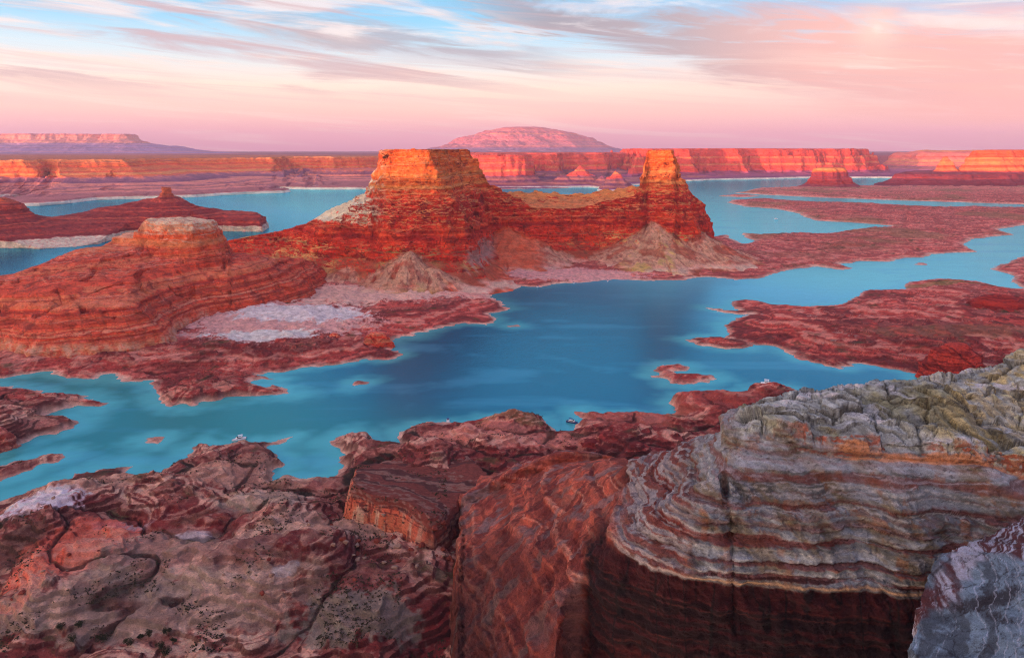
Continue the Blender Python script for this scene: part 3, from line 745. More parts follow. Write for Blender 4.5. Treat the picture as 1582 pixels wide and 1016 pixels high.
# ---- low ridge with a white waterline, beyond the hill
RFOOT = L((-260,384),(-60,384),(0,383),(60,385),(120,381),(150,376)) + pd((200,1860),(250,1900)) + L((290,360),(330,357),(372,358),(408,358)) + \
    pd((414,2080),(395,2200),(250,2330),(120,2210),(0,2120),(-260,2150))
T_ridge = TPS(ctl([(-100,318,1800),(0,310,1790),(12,312,1790),(40,334,1810),(80,341,1860),(120,331,1950),(150,321,1990),(200,314,2010),(232,305,2020),(310,317,2040),(345,331,2040),(375,328,2030),(402,333,2030),
   (60,360,1720),(150,350,1820),(0,355,1700),(250,340,1930),(330,346,1980),(150,345,2150),(300,340,2180),(0,350,1950)]), 0.0005)
def f_ridge(x, y):
    wx, wy = warp(x, y, 12, 70, 161, 2, 13)
    s = sdf(RFOOT, wx, wy)
    z = np.minimum(T_ridge(wx, wy), prof(s, (-40,-15),(-2,-5),(0,0),(2,10),(5,17),(9,24),(20,32),(60,60),(140,140)))
    cx, cy = PD(257, 2020); q = np.sqrt((wx - cx) ** 2 + (wy - cy) ** 2)
    z = smax(z, prof(q, (0,106),(8,104),(13,92),(22,84),(40,74),(70,60),(110,40),(190,-20)), 2)
    cx, cy = PD(-5, 1800); q = np.sqrt((wx - cx) ** 2 + (wy - cy) ** 2)
    z = smax(z, prof(q, (0,94),(25,92),(50,78),(66,60),(100,30),(150,-20)), 2)
    return (z + 6 * (ridged(x, y, 60, 3, 163) - .6) * sm(z, 5, 20)).astype(F4)
def c_ridge(x, y, z, nz, N):
    n = x.shape + (3,); md = fbm(x, y, 60, 4, 171); fi = fbm(x + z, y - z, 12, 4, 172)
    h = z + 4 * md
    c = mixc(np.broadcast_to(C(172, 70, 60), n), C(134, 48, 48), sm(n1(h * 0.4, 51) + .4 * fi, -0.1, 0.4))
    c = mixc(c, C(186, 90, 72), 0.7 * sm(n1(h * 0.2, 52) + fi * .4, 0.1, 0.6))
    c = mixc(c, C(196, 110, 70), 0.6 * sm(z, 80, 100))
    ring = sm(z + 2.5 * md + 1.5 * fi, 14.5, 12)
    rc = mixc(np.broadcast_to(C(232, 190, 178), n), C(170, 110, 104), sm(fbm(x, y, 6, 3, 173), 0.1, 0.4) * 0.7)
    c = mixc(c, rc, 0.95 * ring)
    return mixc(c, C(110, 46, 50), 0.35 * sm(nz, 0.8, 0.95) * (1 - ring))
build_form('ridge', f_ridge, c_ridge, M_mid, -160, 430, 1560, 2420, 560, 420,
    'low dark red ridge with small pinnacle and white waterline beyond the banded hill', seed=3, fine=(3.0, 14), led=(3.0, 5), wall=(7, 26))

# ---- far canyon walls
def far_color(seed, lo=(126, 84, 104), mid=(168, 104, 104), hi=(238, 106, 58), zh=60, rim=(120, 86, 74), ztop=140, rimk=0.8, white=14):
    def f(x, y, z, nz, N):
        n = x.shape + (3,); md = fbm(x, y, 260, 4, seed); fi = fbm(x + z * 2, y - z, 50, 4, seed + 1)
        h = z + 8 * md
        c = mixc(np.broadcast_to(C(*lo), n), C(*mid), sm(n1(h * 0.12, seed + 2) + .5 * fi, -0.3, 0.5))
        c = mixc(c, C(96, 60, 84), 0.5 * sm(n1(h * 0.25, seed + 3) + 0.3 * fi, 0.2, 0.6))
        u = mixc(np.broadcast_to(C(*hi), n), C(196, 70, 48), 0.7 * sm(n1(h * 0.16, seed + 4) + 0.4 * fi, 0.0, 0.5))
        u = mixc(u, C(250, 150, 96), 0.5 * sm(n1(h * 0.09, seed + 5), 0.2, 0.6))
        c = mixc(c, u, sm(z + 8 * fi, zh - 6, zh + 6))  # purple shade below and sun glow above, painted into the strata by height
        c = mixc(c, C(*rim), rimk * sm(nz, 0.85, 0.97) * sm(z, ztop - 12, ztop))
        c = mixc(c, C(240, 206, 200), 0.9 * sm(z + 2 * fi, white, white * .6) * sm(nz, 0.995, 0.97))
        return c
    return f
WL = L((-400,323),(-60,321),(0,320),(60,318),(100,315),(150,309),(230,307),(300,305),(345,302),(380,300),(440,298),(447,296),(432,292),(480,293),(540,293),(600,292),(720,291)) + pd((760,5200),(760,8200),(-700,8200),(-600,5000))
WLR = pd((-500,3650),(-60,3600),(60,3650),(76,3900),(90,3600),(130,3530),(165,3560),(174,3800),(192,3600),(215,3530),(224,3760),(238,3520),(268,3480),(300,3760),(318,3850),(352,4200),(377,4420),(384,4380),(402,4260),(420,4600),(452,5400),
         (500,5400),(512,5300),(560,5500),(640,6000),(760,6500),(760,9000),(-900,9000))
WLS = pd((470,5000),(500,4800),(560,4750),(640,5000),(700,5600),(560,5600))
def f_wl(x, y):
    s0 = sdf(WL, x + 14 * fbm(x, y, 80, 3, 203), y)
    wx, wy = warp(x, y, 36, 220, 201, 7, 40)
    s = sdf(WLR, wx, wy)
    sp = ridged(x + .25 * (y - 3500) * .6, y * .16, 150, 3, 205)
    up = prof(s, (-1400,8),(-700,14),(-380,20),(-220,34),(-90,56),(-20,72),(0,76),(3000,74))
    up = up + 84 * (sp - 0.62) * sm(s, -480, -200) * sm(s, 0, -50)
    up = risers(s, x, y, up, ((0,26,8),(10,20,8),(18,24,8),(30,10,10)), 213, 9, 90, 4, 30)
    wz = sdf(WLS, wx, wy)
    up = np.maximum(up, risers(wz, x, y, prof(wz, (-900,-20),(-500,10),(-60,34),(0,44),(400,48)), ((0,14,8),(20,18,10)), 217, 9, 90, 4, 30))
    lo = prof(s0, (-100,-20),(-4,-5),(0,2),(5,13),(14,17),(120,28),(400,60),(700,120),(900,300))
    return (smin(up, lo, 5) + 3 * fbm(x, y, 60, 4, 209) * sm(lo, 14, 30)).astype(F4)
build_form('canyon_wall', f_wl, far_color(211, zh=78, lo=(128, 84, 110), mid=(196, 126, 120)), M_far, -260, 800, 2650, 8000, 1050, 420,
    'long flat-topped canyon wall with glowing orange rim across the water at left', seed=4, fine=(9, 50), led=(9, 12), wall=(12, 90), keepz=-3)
WC = L((560,293),(640,292),(720,291),(790,291),(870,290),(950,288),(1010,285),(1060,280),(1110,278)) + pd((1200,6600),(1200,8500),(500,8500),(500,5000))
PROM = pd((738,4430),(778,4400),(812,4440),(816,4700),(800,5300),(700,5300))
def f_wc(x, y):
    s0 = sdf(WC, x + 20 * fbm(x, y, 90, 3, 223), y)
    rg = ridged(x, y * 0.6, 600, 3, 225)
    s = s0 - 600 * sm(s0, 60, 800) * (0.9 - rg) + 22 * perlin(x / 60, y / 60, 227) * sm(s0, 60, 200)
    z = risers(s, x, y, prof(s, (-100,-20),(-4,-5),(0,2),(8,11),(200,20),(560,34),(640,52),(700,60),(800,66),(4000,64)),
        ((700,46,14),(722,20,10),(740,40,14),(780,8,20)), 235, 26, 180, 8, 50)
    z = z + 16 * (ridged(x, y * .25, 150, 3, 236) - 0.55) * sm(z, 14, 30) * sm(z, 70, 50)
    wx, wy = warp(x, y, 30, 160, 231, 10, 40)
    z = smax(z, prof(sdf(PROM, wx, wy), (20,176),(0,172),(-12,120),(-18,112),(-34,60),(-90,26),(-200,6),(-400,-10)), 4)
    for px, py, D, t in ((896,256,4450,.75),(953,263,3950,1.1),(870,270,4400,.5),(930,272,4350,.6),(960,274,4000,.7)):
        (cx, cy, cz), = ctl([(px, py, D)])
        z = smax(z, cz - t * np.hypot(wx - cx, wy - cy), 6)
    return (z + 6 * fbm(x, y, 120, 4, 229) * sm(z, 12, 30) * sm(z, 165, 130)).astype(F4)
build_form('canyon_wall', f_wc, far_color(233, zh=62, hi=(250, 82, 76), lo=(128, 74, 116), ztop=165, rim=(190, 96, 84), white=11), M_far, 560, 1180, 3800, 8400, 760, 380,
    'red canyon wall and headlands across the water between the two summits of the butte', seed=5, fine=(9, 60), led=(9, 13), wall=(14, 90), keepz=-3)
WR = L((880,286),(1000,284),(1060,280),(1110,278),(1180,277),(1250,275),(1320,275),(1390,275)) + pd((1420,6050),(1442,6400),(1436,7000),(1400,9000),(880,9000))
def f_wr(x, y):
    s0 = sdf(WR, x + 20 * fbm(x, y, 90, 3, 243), y)
    rg = ridged(x, y * 0.6, 480, 3, 245)
    s = s0 - 330 * sm(s0, 100, 500) * (0.9 - rg) + 16 * perlin(x / 50, y / 50, 247) * sm(s0, 60, 200)
    z = risers(s, x, y, prof(s, (-100,-20),(-4,-5),(0,2),(15,10),(250,20),(330,30),(460,40),(2000,50)),
        ((335,40,16),(360,30,24),(385,50,14),(425,40,12),(450,10,20)), 255, 24, 180, 8, 50)
    z = z + 14 * (ridged(x, y * .25, 150, 3, 256) - 0.55) * sm(z, 10, 24) * sm(z, 40, 28)
    return (z + 7 * fbm(x, y, 120, 4, 249) * sm(z, 12, 30) * sm(z, 200, 150)).astype(F4)
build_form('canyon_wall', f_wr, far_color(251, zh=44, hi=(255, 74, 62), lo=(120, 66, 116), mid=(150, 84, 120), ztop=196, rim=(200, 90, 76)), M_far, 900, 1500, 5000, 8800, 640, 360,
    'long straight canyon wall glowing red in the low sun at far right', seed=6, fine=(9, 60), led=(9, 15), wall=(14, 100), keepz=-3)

# ---- far buttes on the right
LB = pd((1258,4180),(1285,4160),(1306,4190),(1306,4330),(1260,4330))
def f_lb(x, y):
    wx, wy = warp(x, y, 16, 90, 261, 7, 28)
    z = prof(sdf(LB, wx, wy), (20,108),(0,104),(-5,94),(-10,90),(-15,62),(-22,52),(-32,30),(-70,10),(-110,0),(-200,-12))
    return z.astype(F4)
c_lb = far_color(263, zh=88, hi=(240, 110, 60), lo=(136, 48, 54), mid=(160, 62, 56), ztop=104, rim=(210, 110, 60), white=0.5)  # sunlit top and shaded lower walls put into the butte's colour
build_form('lone_butte', f_lb, c_lb, M_far, 1215, 1350, 3950, 4600, 260, 260, 'small lone flat-topped butte on the low far shore, orange only at its top', seed=7, fine=(3, 24), led=(4, 8), keepz=0)
CL1 = pd((1382,4480),(1420,4380),(1500,4330),(1700,4330),(2050,4400),(2050,5500),(1480,5500),(1400,4900))
CL2 = pd((1508,4520),(1540,4470),(1600,4480),(2050,4500),(2050,5200),(1560,5200))
def f_cl(x, y):
    wx, wy = warp(x, y, 34, 150, 271, 10, 36)
    z = prof(sdf(CL1, wx, wy), (60,76),(0,68),(-8,60),(-14,44),(-60,16),(-120,4),(-220,-10))
    z = smax(z, prof(sdf(CL2, wx, wy), (30,202),(0,196),(-10,184),(-22,166),(-36,160),(-46,126),(-62,118),(-76,84),(-120,70),(-200,20),(-260,-12)), 3)
    (cx, cy, cz), = ctl([(1463, 243, 4560)])
    z = smax(z, prof(np.hypot(wx - cx, wy - cy), (0,166),(14,160),(30,140),(46,118),(58,90),(90,72),(160,20),(220,-12)), 3)
    (cx, cy, cz), = ctl([(1512, 236, 4700)])
    z = smax(z, prof(np.hypot(wx - cx, wy - cy), (0,182),(34,178),(50,150),(66,130),(110,72),(160,20),(220,-12)), 3)
    return z.astype(F4)
c_cl = far_color(273, zh=84, hi=(255, 84, 44), lo=(120, 46, 56), mid=(150, 60, 60), ztop=196, rim=(220, 100, 50), white=0.5)  # low sun on the upper steps, shade beneath, both painted in
build_form('terraced_butte', f_cl, c_cl, M_far, 1350, 1760, 4150, 5300, 520, 340, 'stepped orange butte group at the far right edge, dark red lower half', seed=8, fine=(4, 30), led=(6, 10), keepz=0)
SP = pd((1380,7600),(1440,7100),(1520,7000),(1700,7000),(2000,7300),(2000,9000),(1450,9000))
def f_sp(x, y):
    wx, wy = warp(x, y, 120, 420, 281, 20, 60)
    return (prof(sdf(SP, wx, wy), (200,190),(40,176),(0,150),(-40,100),(-160,50),(-500,-10)) + 20 * fbm(x, y, 200, 3, 283)).astype(F4)
build_form('far_hills', f_sp, far_color(285, zh=60, hi=(250, 110, 104), lo=(150, 90, 130), ztop=240), M_far, 1340, 1800, 6200, 9000, 260, 160, 'pink broken hills behind the stepped buttes', seed=9, fine=(8, 60), led=(9, 16), keepz=-3)

# ---- the distant mesa and mountain
ME = pd((-900,14600),(-100,14600),(60,14400),(196,14700),(214,15600),(150,19000),(-900,19000))
def f_me(x, y):
    rg = ridged(x, y, 900, 3, 291)
    s = sdf(ME, x, y) - 260 * (0.85 - rg) - 160 * (ridged(x, y * .4, 330, 3, 297) - .5)
    return (prof(s, (2000,520),(0,496),(-40,470),(-120,390),(-400,312),(-800,262),(-1300,176),(-2600,90),(-4000,20)) + 30 * fbm(x, y, 500, 4, 293) * sm(s, 0, -300)).astype(F4)
build_form('distant_mesa', f_me, far_color(295, zh=330, hi=(240, 130, 130), lo=(130, 110, 160), mid=(168, 128, 160), ztop=480, rim=(150, 110, 140), rimk=.6, white=0.1), M_vfar, -300, 520, 11000, 19000, 640, 260,
    'long pale violet mesa on the horizon at far left', seed=10, fine=(16, 200), led=(22, 40), keepz=60)
def f_nm(x, y):
    cx, cy = PD(808, 21000)
    dx = x - cx; dy = (y - cy)
    r = np.hypot(dx * np.where(dx > 0, 0.97, 1.03), dy * 0.8) / (21000 / 20000)
    r = r + 520 * (ridged(x, y, 900, 4, 301) - 0.6) * sm(r, 300, 1200)
    return (prof(r, (0,806),(500,790),(760,726),(1150,632),(1520,490),(1900,330),(2350,210),(3000,150),(5000,60)) + 36 * fbm(x, y, 500, 4, 303) * sm(r, 400, 1000)).astype(F4)
build_form('distant_mountain', f_nm, far_color(305, zh=260, hi=(172, 104, 120), lo=(122, 98, 140), mid=(160, 108, 130), ztop=2000, white=0.1), M_vfar, 560, 1060, 17500, 24000, 560, 260,
    'broad domed mountain on the horizon behind the butte', seed=11, fine=(45, 420), led=(4, 90), keepz=100)
def build_plain():
    X, Y = grid_patch(lambda x, y: 0 * x + 150, -0.9, 0.9, 160, 7600, 32000, 120, M=200, eps=1, hid=1)
    Z = 146 + 3 * fbm(X, Y, 1500, 3, 311)
    Z[0] = -10
    c = mixc(np.broadcast_to(C(120, 74, 84), X.shape + (3,)), C(150, 90, 104), sm(fbm(X, Y * .2, 1500, 4, 313), -0.2, 0.3))
    mesh_grid('desert_plain', X, Y, Z, None, c, M_vfar, 'structure', 'flat dark desert plain reaching the horizon')
build_plain()

# ---- the plateau behind the photographer (it shades the near land)
def build_back():
    nx, ny = 260, 120
    X, Y = np.meshgrid(np.linspace(-6000, 4500, nx), np.linspace(-3600, -30, ny)); X = X.astype(F4); Y = Y.astype(F4)
    e = -60 - 60 * np.abs(fbm(X, Y, 300, 3, 321)) - Y
    Z = prof(e, (-40,0),(0,20),(8,150),(30,180),(200,212),(600,226),(4000,230)) + 7 * fbm(X, Y, 420, 4, 323)
    c = mixc(np.broadcast_to(C(170, 90, 76), X.shape + (3,)), C(200, 150, 130), sm(fbm(X, Y, 300, 4, 325), -0.2, 0.3))
    mesh_grid('plateau', X, Y, Z.astype(F4), None, c, M_low, 'structure', 'slickrock plateau behind the viewpoint')
build_back()

# ---- near headland: red flank, banded grey dome, pale lumpy cap
HFOOT = pd((745,440),(712,410),(704,350),(700,300),(694,250),(760,208),(850,200),(893,232),(905,226),(940,217),(1000,211),(1060,207),(1100,206),(1150,204),(1200,203),(1350,202),(1500,203),(1900,205),
           (1900,480),(1500,470),(1300,470),(1150,460),(1050,480),(950,500),(860,480))
T_head = TPS(np.vstack([ctl([(1582,553,285),(1700,545,292),(1900,535,300),(1480,590,278),(1390,598,274),(1300,611,266),(1220,624,258),(1170,643,252),(1145,656,250),
   (1350,650,252),(1500,640,259),(1582,640,262),(1165,671,240),(1300,692,236),(1450,707,234),(1582,727,232),(1750,750,230),
   (1000,722,262),(1040,745,245),(1100,720,232),(1100,790,218),(1180,745,226),(1250,790,217),(1400,790,216),(1582,795,216),(1300,740,227),
   (945,850,228),(1000,860,221),(1050,870,217),(1200,880,214),(1350,880,213),(1500,870,213),(1700,860,214),(1200,960,208),(1350,960,207),(1050,950,211),(1500,950,207),(1200,830,217),(1350,830,217),
   (890,895,232),(1000,690,295),(950,700,345),(880,702,420),(820,722,430),(760,748,415),(1060,690,262),(960,760,275),(900,800,268),(850,790,310),(770,800,350),(720,840,330),(720,900,300),(800,880,275),
   (790,1000,236),(720,1000,262),(850,960,228),(855,1016,215),(760,1040,235)]),
   np.array([(*PD(1200,300),82),(*PD(1400,318),82),(*PD(1600,335),88),(*PD(1200,370),34),(*PD(1400,390),30),(*PD(1600,410),32),(*PD(1100,400),24),(*PD(1000,430),24),(*PD(1900,400),60),(*PD(1300,460),8),(*PD(1600,470),8),(*PD(1050,330),62)])]), 0.0002)
SLOTS = [((1118,735,231),(1140,880,206),1.3,6.0),((1150,760,224),(1120,735,231),0.8,2.5)]
def f_head(x, y):
    wx, wy = warp(x, y, 2.2, 20, 331, 0.5, 4)
    s = sdf(HFOOT, wx, wy)
    z = T_head(wx, wy)
    # cap stands as a step above the banded dome
    px = px_of(x, y)
    z = smin(z, prof(s, (-30,-20),(-2,-8),(0,4),(1.2,26),(3,60),(4.2,74),(6,82),(9,96),(20,130)), 2.5)
    led = CAPE(px) + 1.0 * fbm(x, y, 12, 3, 333)
    z = z + 4.6 * sm(y - led, -0.5, 1.2) - 2.2 + 1.2 * fbm(x, y, 34, 2, 334)
    for a, b, w, dep in SLOTS:
        (ax, ay, _), (bx, by, _) = ctl([a, b])
        ex, ey = bx - ax, by - ay
        t = np.clip(((x - ax) * ex + (y - ay) * ey) / (ex * ex + ey * ey), 0, 1)
        dd = np.hypot(x - ax - t * ex + 0.5 * fbm(x, y, 5, 2, 335), y - ay - t * ey)
        z = z - dep * sm(dd, w, 0)
    z = z + 1.4 * fbm(x, y, 16, 3, 337)
    return z.astype(F4)
_ce = ctl([(1120,664,243),(1165,671,240),(1230,683,238),(1300,692,236),(1450,707,234),(1582,727,232),(1900,750,229)])
_cp = np.array([1120,1165,1230,1300,1450,1582,1900.])
def CAPE(px): return np.where(px < 1118, 400, np.interp(px, _cp, _ce[:, 1])).astype(F4)
def capmask(x, y):
    px = px_of(x, y)
    return sm(y - CAPE(px) - 1.0 * fbm(x, y, 12, 3, 333), -0.2, 0.8) * sm(px, 1130, 1150)
def cap_cells(X, Y):
    wx = X * 0.62 + 4 * fbm(X, Y, 14, 4, 341); wy = Y + 4 * fbm(X, Y, 14, 4, 342)
    return slabs(wx, wy, 11, 343) + slabs(wx, wy, 4.2, 344)
def band(x, y, z):
    h = z + 0.035 * (x - 60) + 1.1 * fbm(x, y, 34, 3, 351)
    j = 0.5 * fbm(x + z, y, 8, 3, 350) + 0.18 * fbm(x, y + z, 1.6, 2, 349)
    b = 0 * h
    for c, w, k in ((95.2, 0.9, 1.0), (98.4, 0.2, .6), (102.3, 0.35, .7), (107.6, 0.9, .7), (90.4, 0.35, .9), (87.6, 0.55, 1.0), (112.0, .3, .5)):
        w2 = w * (1 + 0.7 * n1(x / 14 + c, 47)) * sm(n1(x / 22 + 3 * c, 48), -0.75, -0.2)
        b = np.maximum(b, k * sm(np.abs(h + j - c), w2 + 0.3, w2 - 0.1))
    return b, h, j
def post_head(X, Y, Z, nz):
    cm = capmask(X, Y)
    h1, e1, r1, h2, e2, r2 = cap_cells(X, Y)
    lump = 2.4 * h1 + (r1 - 0.5) * 1.4 - 0.9 * sm(e1, 0.08, 0) + 1.3 * h2 + (r2 - .5) * 0.8 - 0.5 * sm(e2, 0.14, 0) + 1.2 * fbm(X, Y, 6, 4, 348)
    bb, hb, jb = band(X, Y, Z)
    # knobby wash at the dome's left shoulder
    px = px_of(X, Y)
    kn = sm(px, 960, 1000) * sm(px, 1120, 1050) * sm(Z, 78, 84)
    k1, k2, _ = cells(X + 1.5 * fbm(X, Y, 6, 2, 345), Y + Z * .5, 4.5, 346)
    fr = 0.25 * ridged(X + Z, Y - Z * .5, 3.0, 3, 347)
    fm_ = sm(px, 960, 900)
    fb = Z * 0.8 + 0.16 * Y + 0.10 * X + 2.2 * fbm(X, Y, 26, 3, 366)
    fr = fr + fm_ * (1.6 * fbm(X * .62 + Y * .78, 2.2 * (X * .78 - Y * .62), 26, 4, 367) + 0.7 * n1(fb / 1.6, 368) + 0.35 * n1(fb / 0.6, 369))
    return cm * lump + (1 - cm) * (kn * 1.1 * (0.6 - k1) + fr - 0.9 * bb * sm(hb, 84, 88) + 0.5 * ridged(X, Z * 1.5 + Y * .4, 12, 3, 340))
def c_head(x, y, z, nz, N):
    n = x.shape + (3,); px = px_of(x, y)
    md = fbm(x, y + z, 30, 4, 351); fi = fbm(x + z, y - z, 5, 4, 352); vf = fbm(x - z, y + z, 1.5, 3, 353)
    cm = capmask(x, y)
    cr = CAPE(px)
    # --- dome: grey beds with red-brown partings
    bb, h, jb = band(x, y, z); h = h + jb
    g = mixc(np.broadcast_to(CW(126, 134, 138), n), CW(156, 166, 174), sm(n1(h * 0.5, 61) + .5 * fi, -0.1, 0.5))
    g = mixc(g, CW(74, 76, 70), 0.75 * sm(fbm(x + z, 1.4 * z + y * .3, 13, 5, 362, .6), 0.0, 0.28))
    g = mixc(g, C(126, 112, 78), 0.6 * sm(fbm(x + z, y - z, 9, 3, 354), 0.0, 0.35))
    g = mixc(g, CW(200, 196, 190), 0.4 * sm(n1(h * 2.6, 64) + .7 * vf, 0.5, 0.9))
    g = mixc(g, C(150, 96, 58), 0.45 * sm(fbm(x * 1.2, y + .2 * z, 6, 3, 363), 0.12, 0.4) * sm(nz, .9, .7))
    g = mixc(g, C(112, 62, 54), 0.4 * sm(n1(h * 1.7, 66) + .4 * fi, 0.35, 0.7))
    g = mixc(g, C(116, 44, 38), 0.75 * bb)
    g = mixc(g, C(56, 24, 24), 0.8 * bb * sm(n1(h * 2.6, 63) + 0.4 * vf, 0.0, 0.4))
    g = mixc(g, CW(190, 184, 184), 0.35 * sm(z, 100, 106) * sm(nz, .8, .95))
    g = mixc(g, C(36, 28, 28), 0.5 * sm(vf + .5 * fi, 0.32, 0.55))
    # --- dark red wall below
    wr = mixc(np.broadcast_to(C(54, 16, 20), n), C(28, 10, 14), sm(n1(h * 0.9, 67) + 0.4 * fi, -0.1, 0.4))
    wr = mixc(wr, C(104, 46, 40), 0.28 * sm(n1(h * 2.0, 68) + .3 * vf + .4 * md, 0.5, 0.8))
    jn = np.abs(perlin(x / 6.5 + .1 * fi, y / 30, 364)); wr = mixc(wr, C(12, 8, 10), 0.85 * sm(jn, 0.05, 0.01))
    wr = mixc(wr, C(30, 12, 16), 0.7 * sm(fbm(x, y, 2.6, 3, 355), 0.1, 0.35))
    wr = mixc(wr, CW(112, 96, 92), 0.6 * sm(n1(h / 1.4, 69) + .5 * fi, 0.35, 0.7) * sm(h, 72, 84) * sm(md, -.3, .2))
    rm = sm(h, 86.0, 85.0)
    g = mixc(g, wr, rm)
    g = mixc(g, C(190, 160, 130), 0.7 * sm(np.abs(h - 86.1), 0.45, 0.15))
    rm0 = rm * sm(y, 262, 242)
    # --- red flank to the left
    f = lerp(sm(px + 26 * md + 0.9 * (250 - y).clip(-200, 200) * 0.25, 985, 930), sm(px + 10 * md + 8 * fi, 912, 894), sm(z, 88, 84) * sm(y, 262, 242))
    hf = z * 0.9 + 0.10 * y + 3.0 * md
    da = x * 0.62 + y * 0.78; db = x * 0.78 - y * 0.62
    sk = fbm(da * 0.22 + 2 * md, db + 1.5 * md, 7, 4, 360); sk2 = fbm(da * 0.15, db + md, 2.2, 3, 361)
    fl = mixc(np.broadcast_to(C(172, 90, 76), n), C(130, 58, 52), sm(n1(hf * 0.3, 71) + .8 * sk, -0.1, 0.5))
    fl = mixc(fl, C(194, 98, 78), 0.7 * sm(sk + .4 * sk2, 0.05, 0.4))
    fl = mixc(fl, C(86, 36, 36), 0.65 * sm(-sk - .5 * sk2 + 0.3 * md, 0.08, 0.4))
    fb = z * 0.8 + 0.16 * y + 0.10 * x + 2.2 * fbm(x, y, 26, 3, 366)
    fl = mixc(fl, C(92, 38, 38), 0.6 * sm(-n1(fb / 1.6, 368) + .3 * fi, 0.25, 0.6))
    fl = mixc(fl, C(206, 148, 132), 0.55 * sm(n1(fb / 0.6, 369) + .3 * vf, 0.5, 0.8) * sm(md, -.3, .1))
    fl = mixc(fl, CW(120, 116, 118), 0.55 * sm(fbm(x, y, 15, 4, 370), 0.12, 0.35))
    fl = mixc(fl, C(84, 34, 34), 0.55 * sm(z + 10 * md + 5 * fi, 76, 62) * sm(y + 14 * md, 330, 270)); fl = mixc(fl, C(52, 26, 28), 0.7 * sm(z + 8 * md, 58, 40) * sm(y + 14 * md, 350, 300))
    fl = mixc(fl, C(96, 88, 88), 0.5 * sm(fbm(x, y, 14, 3, 356), 0.2, 0.4))
    c = mixc(g, fl, f)
    # banded purple-white shoulder between them
    shd = sm(np.abs(px + 20 * md - 1010), 75, 35) * sm(z, 76, 82) * (1 - rm)
    sc_ = mixc(np.broadcast_to(C(158, 152, 160), n), C(122, 56, 50), sm(n1(h * 1.3, 75) + .5 * n1(h * 3.1, 76) + .6 * fi, 0.0, 0.35))
    sc_ = mixc(sc_, C(70, 30, 32), .6 * sm(vf + fi, .2, .5))
    c = mixc(c, sc_, 0.8 * shd)
    # --- lichen-pale cap
    cp = mixc(np.broadcast_to(CW(164, 174, 172), n), CW(146, 150, 124), sm(md + .5 * fi, -0.1, 0.4))
    cp = mixc(cp, C(206, 192, 140), 0.7 * sm(px + 60 * md, 1400, 1520) * sm(fi, -0.3, 0.3))
    cp = mixc(cp, CW(92, 98, 98), 0.6 * sm(fbm(x + z, y - z, 7, 4, 357), 0.1, 0.4))
    cp = mixc(cp, CW(220, 226, 232), 0.55 * sm(fbm(x, y, 12, 3, 358), 0.1, 0.4) * sm(nz, 0.5, 0.9))
    cp = mixc(cp, CW(56, 58, 58), 0.6 * sm(vf, 0.3, 0.5))
    h1, e1, r1, h2, e2, r2 = cap_cells(x, y)
    cp = cp * (0.72 + 0.4 * r1 + 0.2 * r2)[..., None]
    cp = mixc(cp, C(50, 50, 44), 0.7 * sm(e1, 0.06, 0.01))
    cp = mixc(cp, C(76, 74, 62), 0.5 * sm(e2, 0.08, 0.01))
    lip = sm(y - cr, 3.2, 0.6) * sm(nz, 0.85, 0.5) * sm(px, 1180, 1260)
    cp = mixc(cp, C(170, 76, 40), 0.8 * lip * sm(fbm(x, y, 5, 3, 359), -0.25, 0.1))
    c = mixc(c, cp, cm)
    c = mixc(c, C(214, 150, 110), 0.75 * sm(np.abs(y - cr + 0.6), 1.3, 0.5) * sm(px, 1250, 1330) * (1 - cm))
    return c
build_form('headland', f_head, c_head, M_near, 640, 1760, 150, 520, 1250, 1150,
    'big near headland of grey and red banded slickrock with a pale lumpy cap', seed=12, fine=(0.6, 3.0), led=(1.3, 1.9), wall=(1.9, 8), ledf=lambda x, y, z: 0.4 + 0.6 * sm(z, 83, 88), keepz=-6, tilt=(0.035, 0), post=post_head, M=1300)

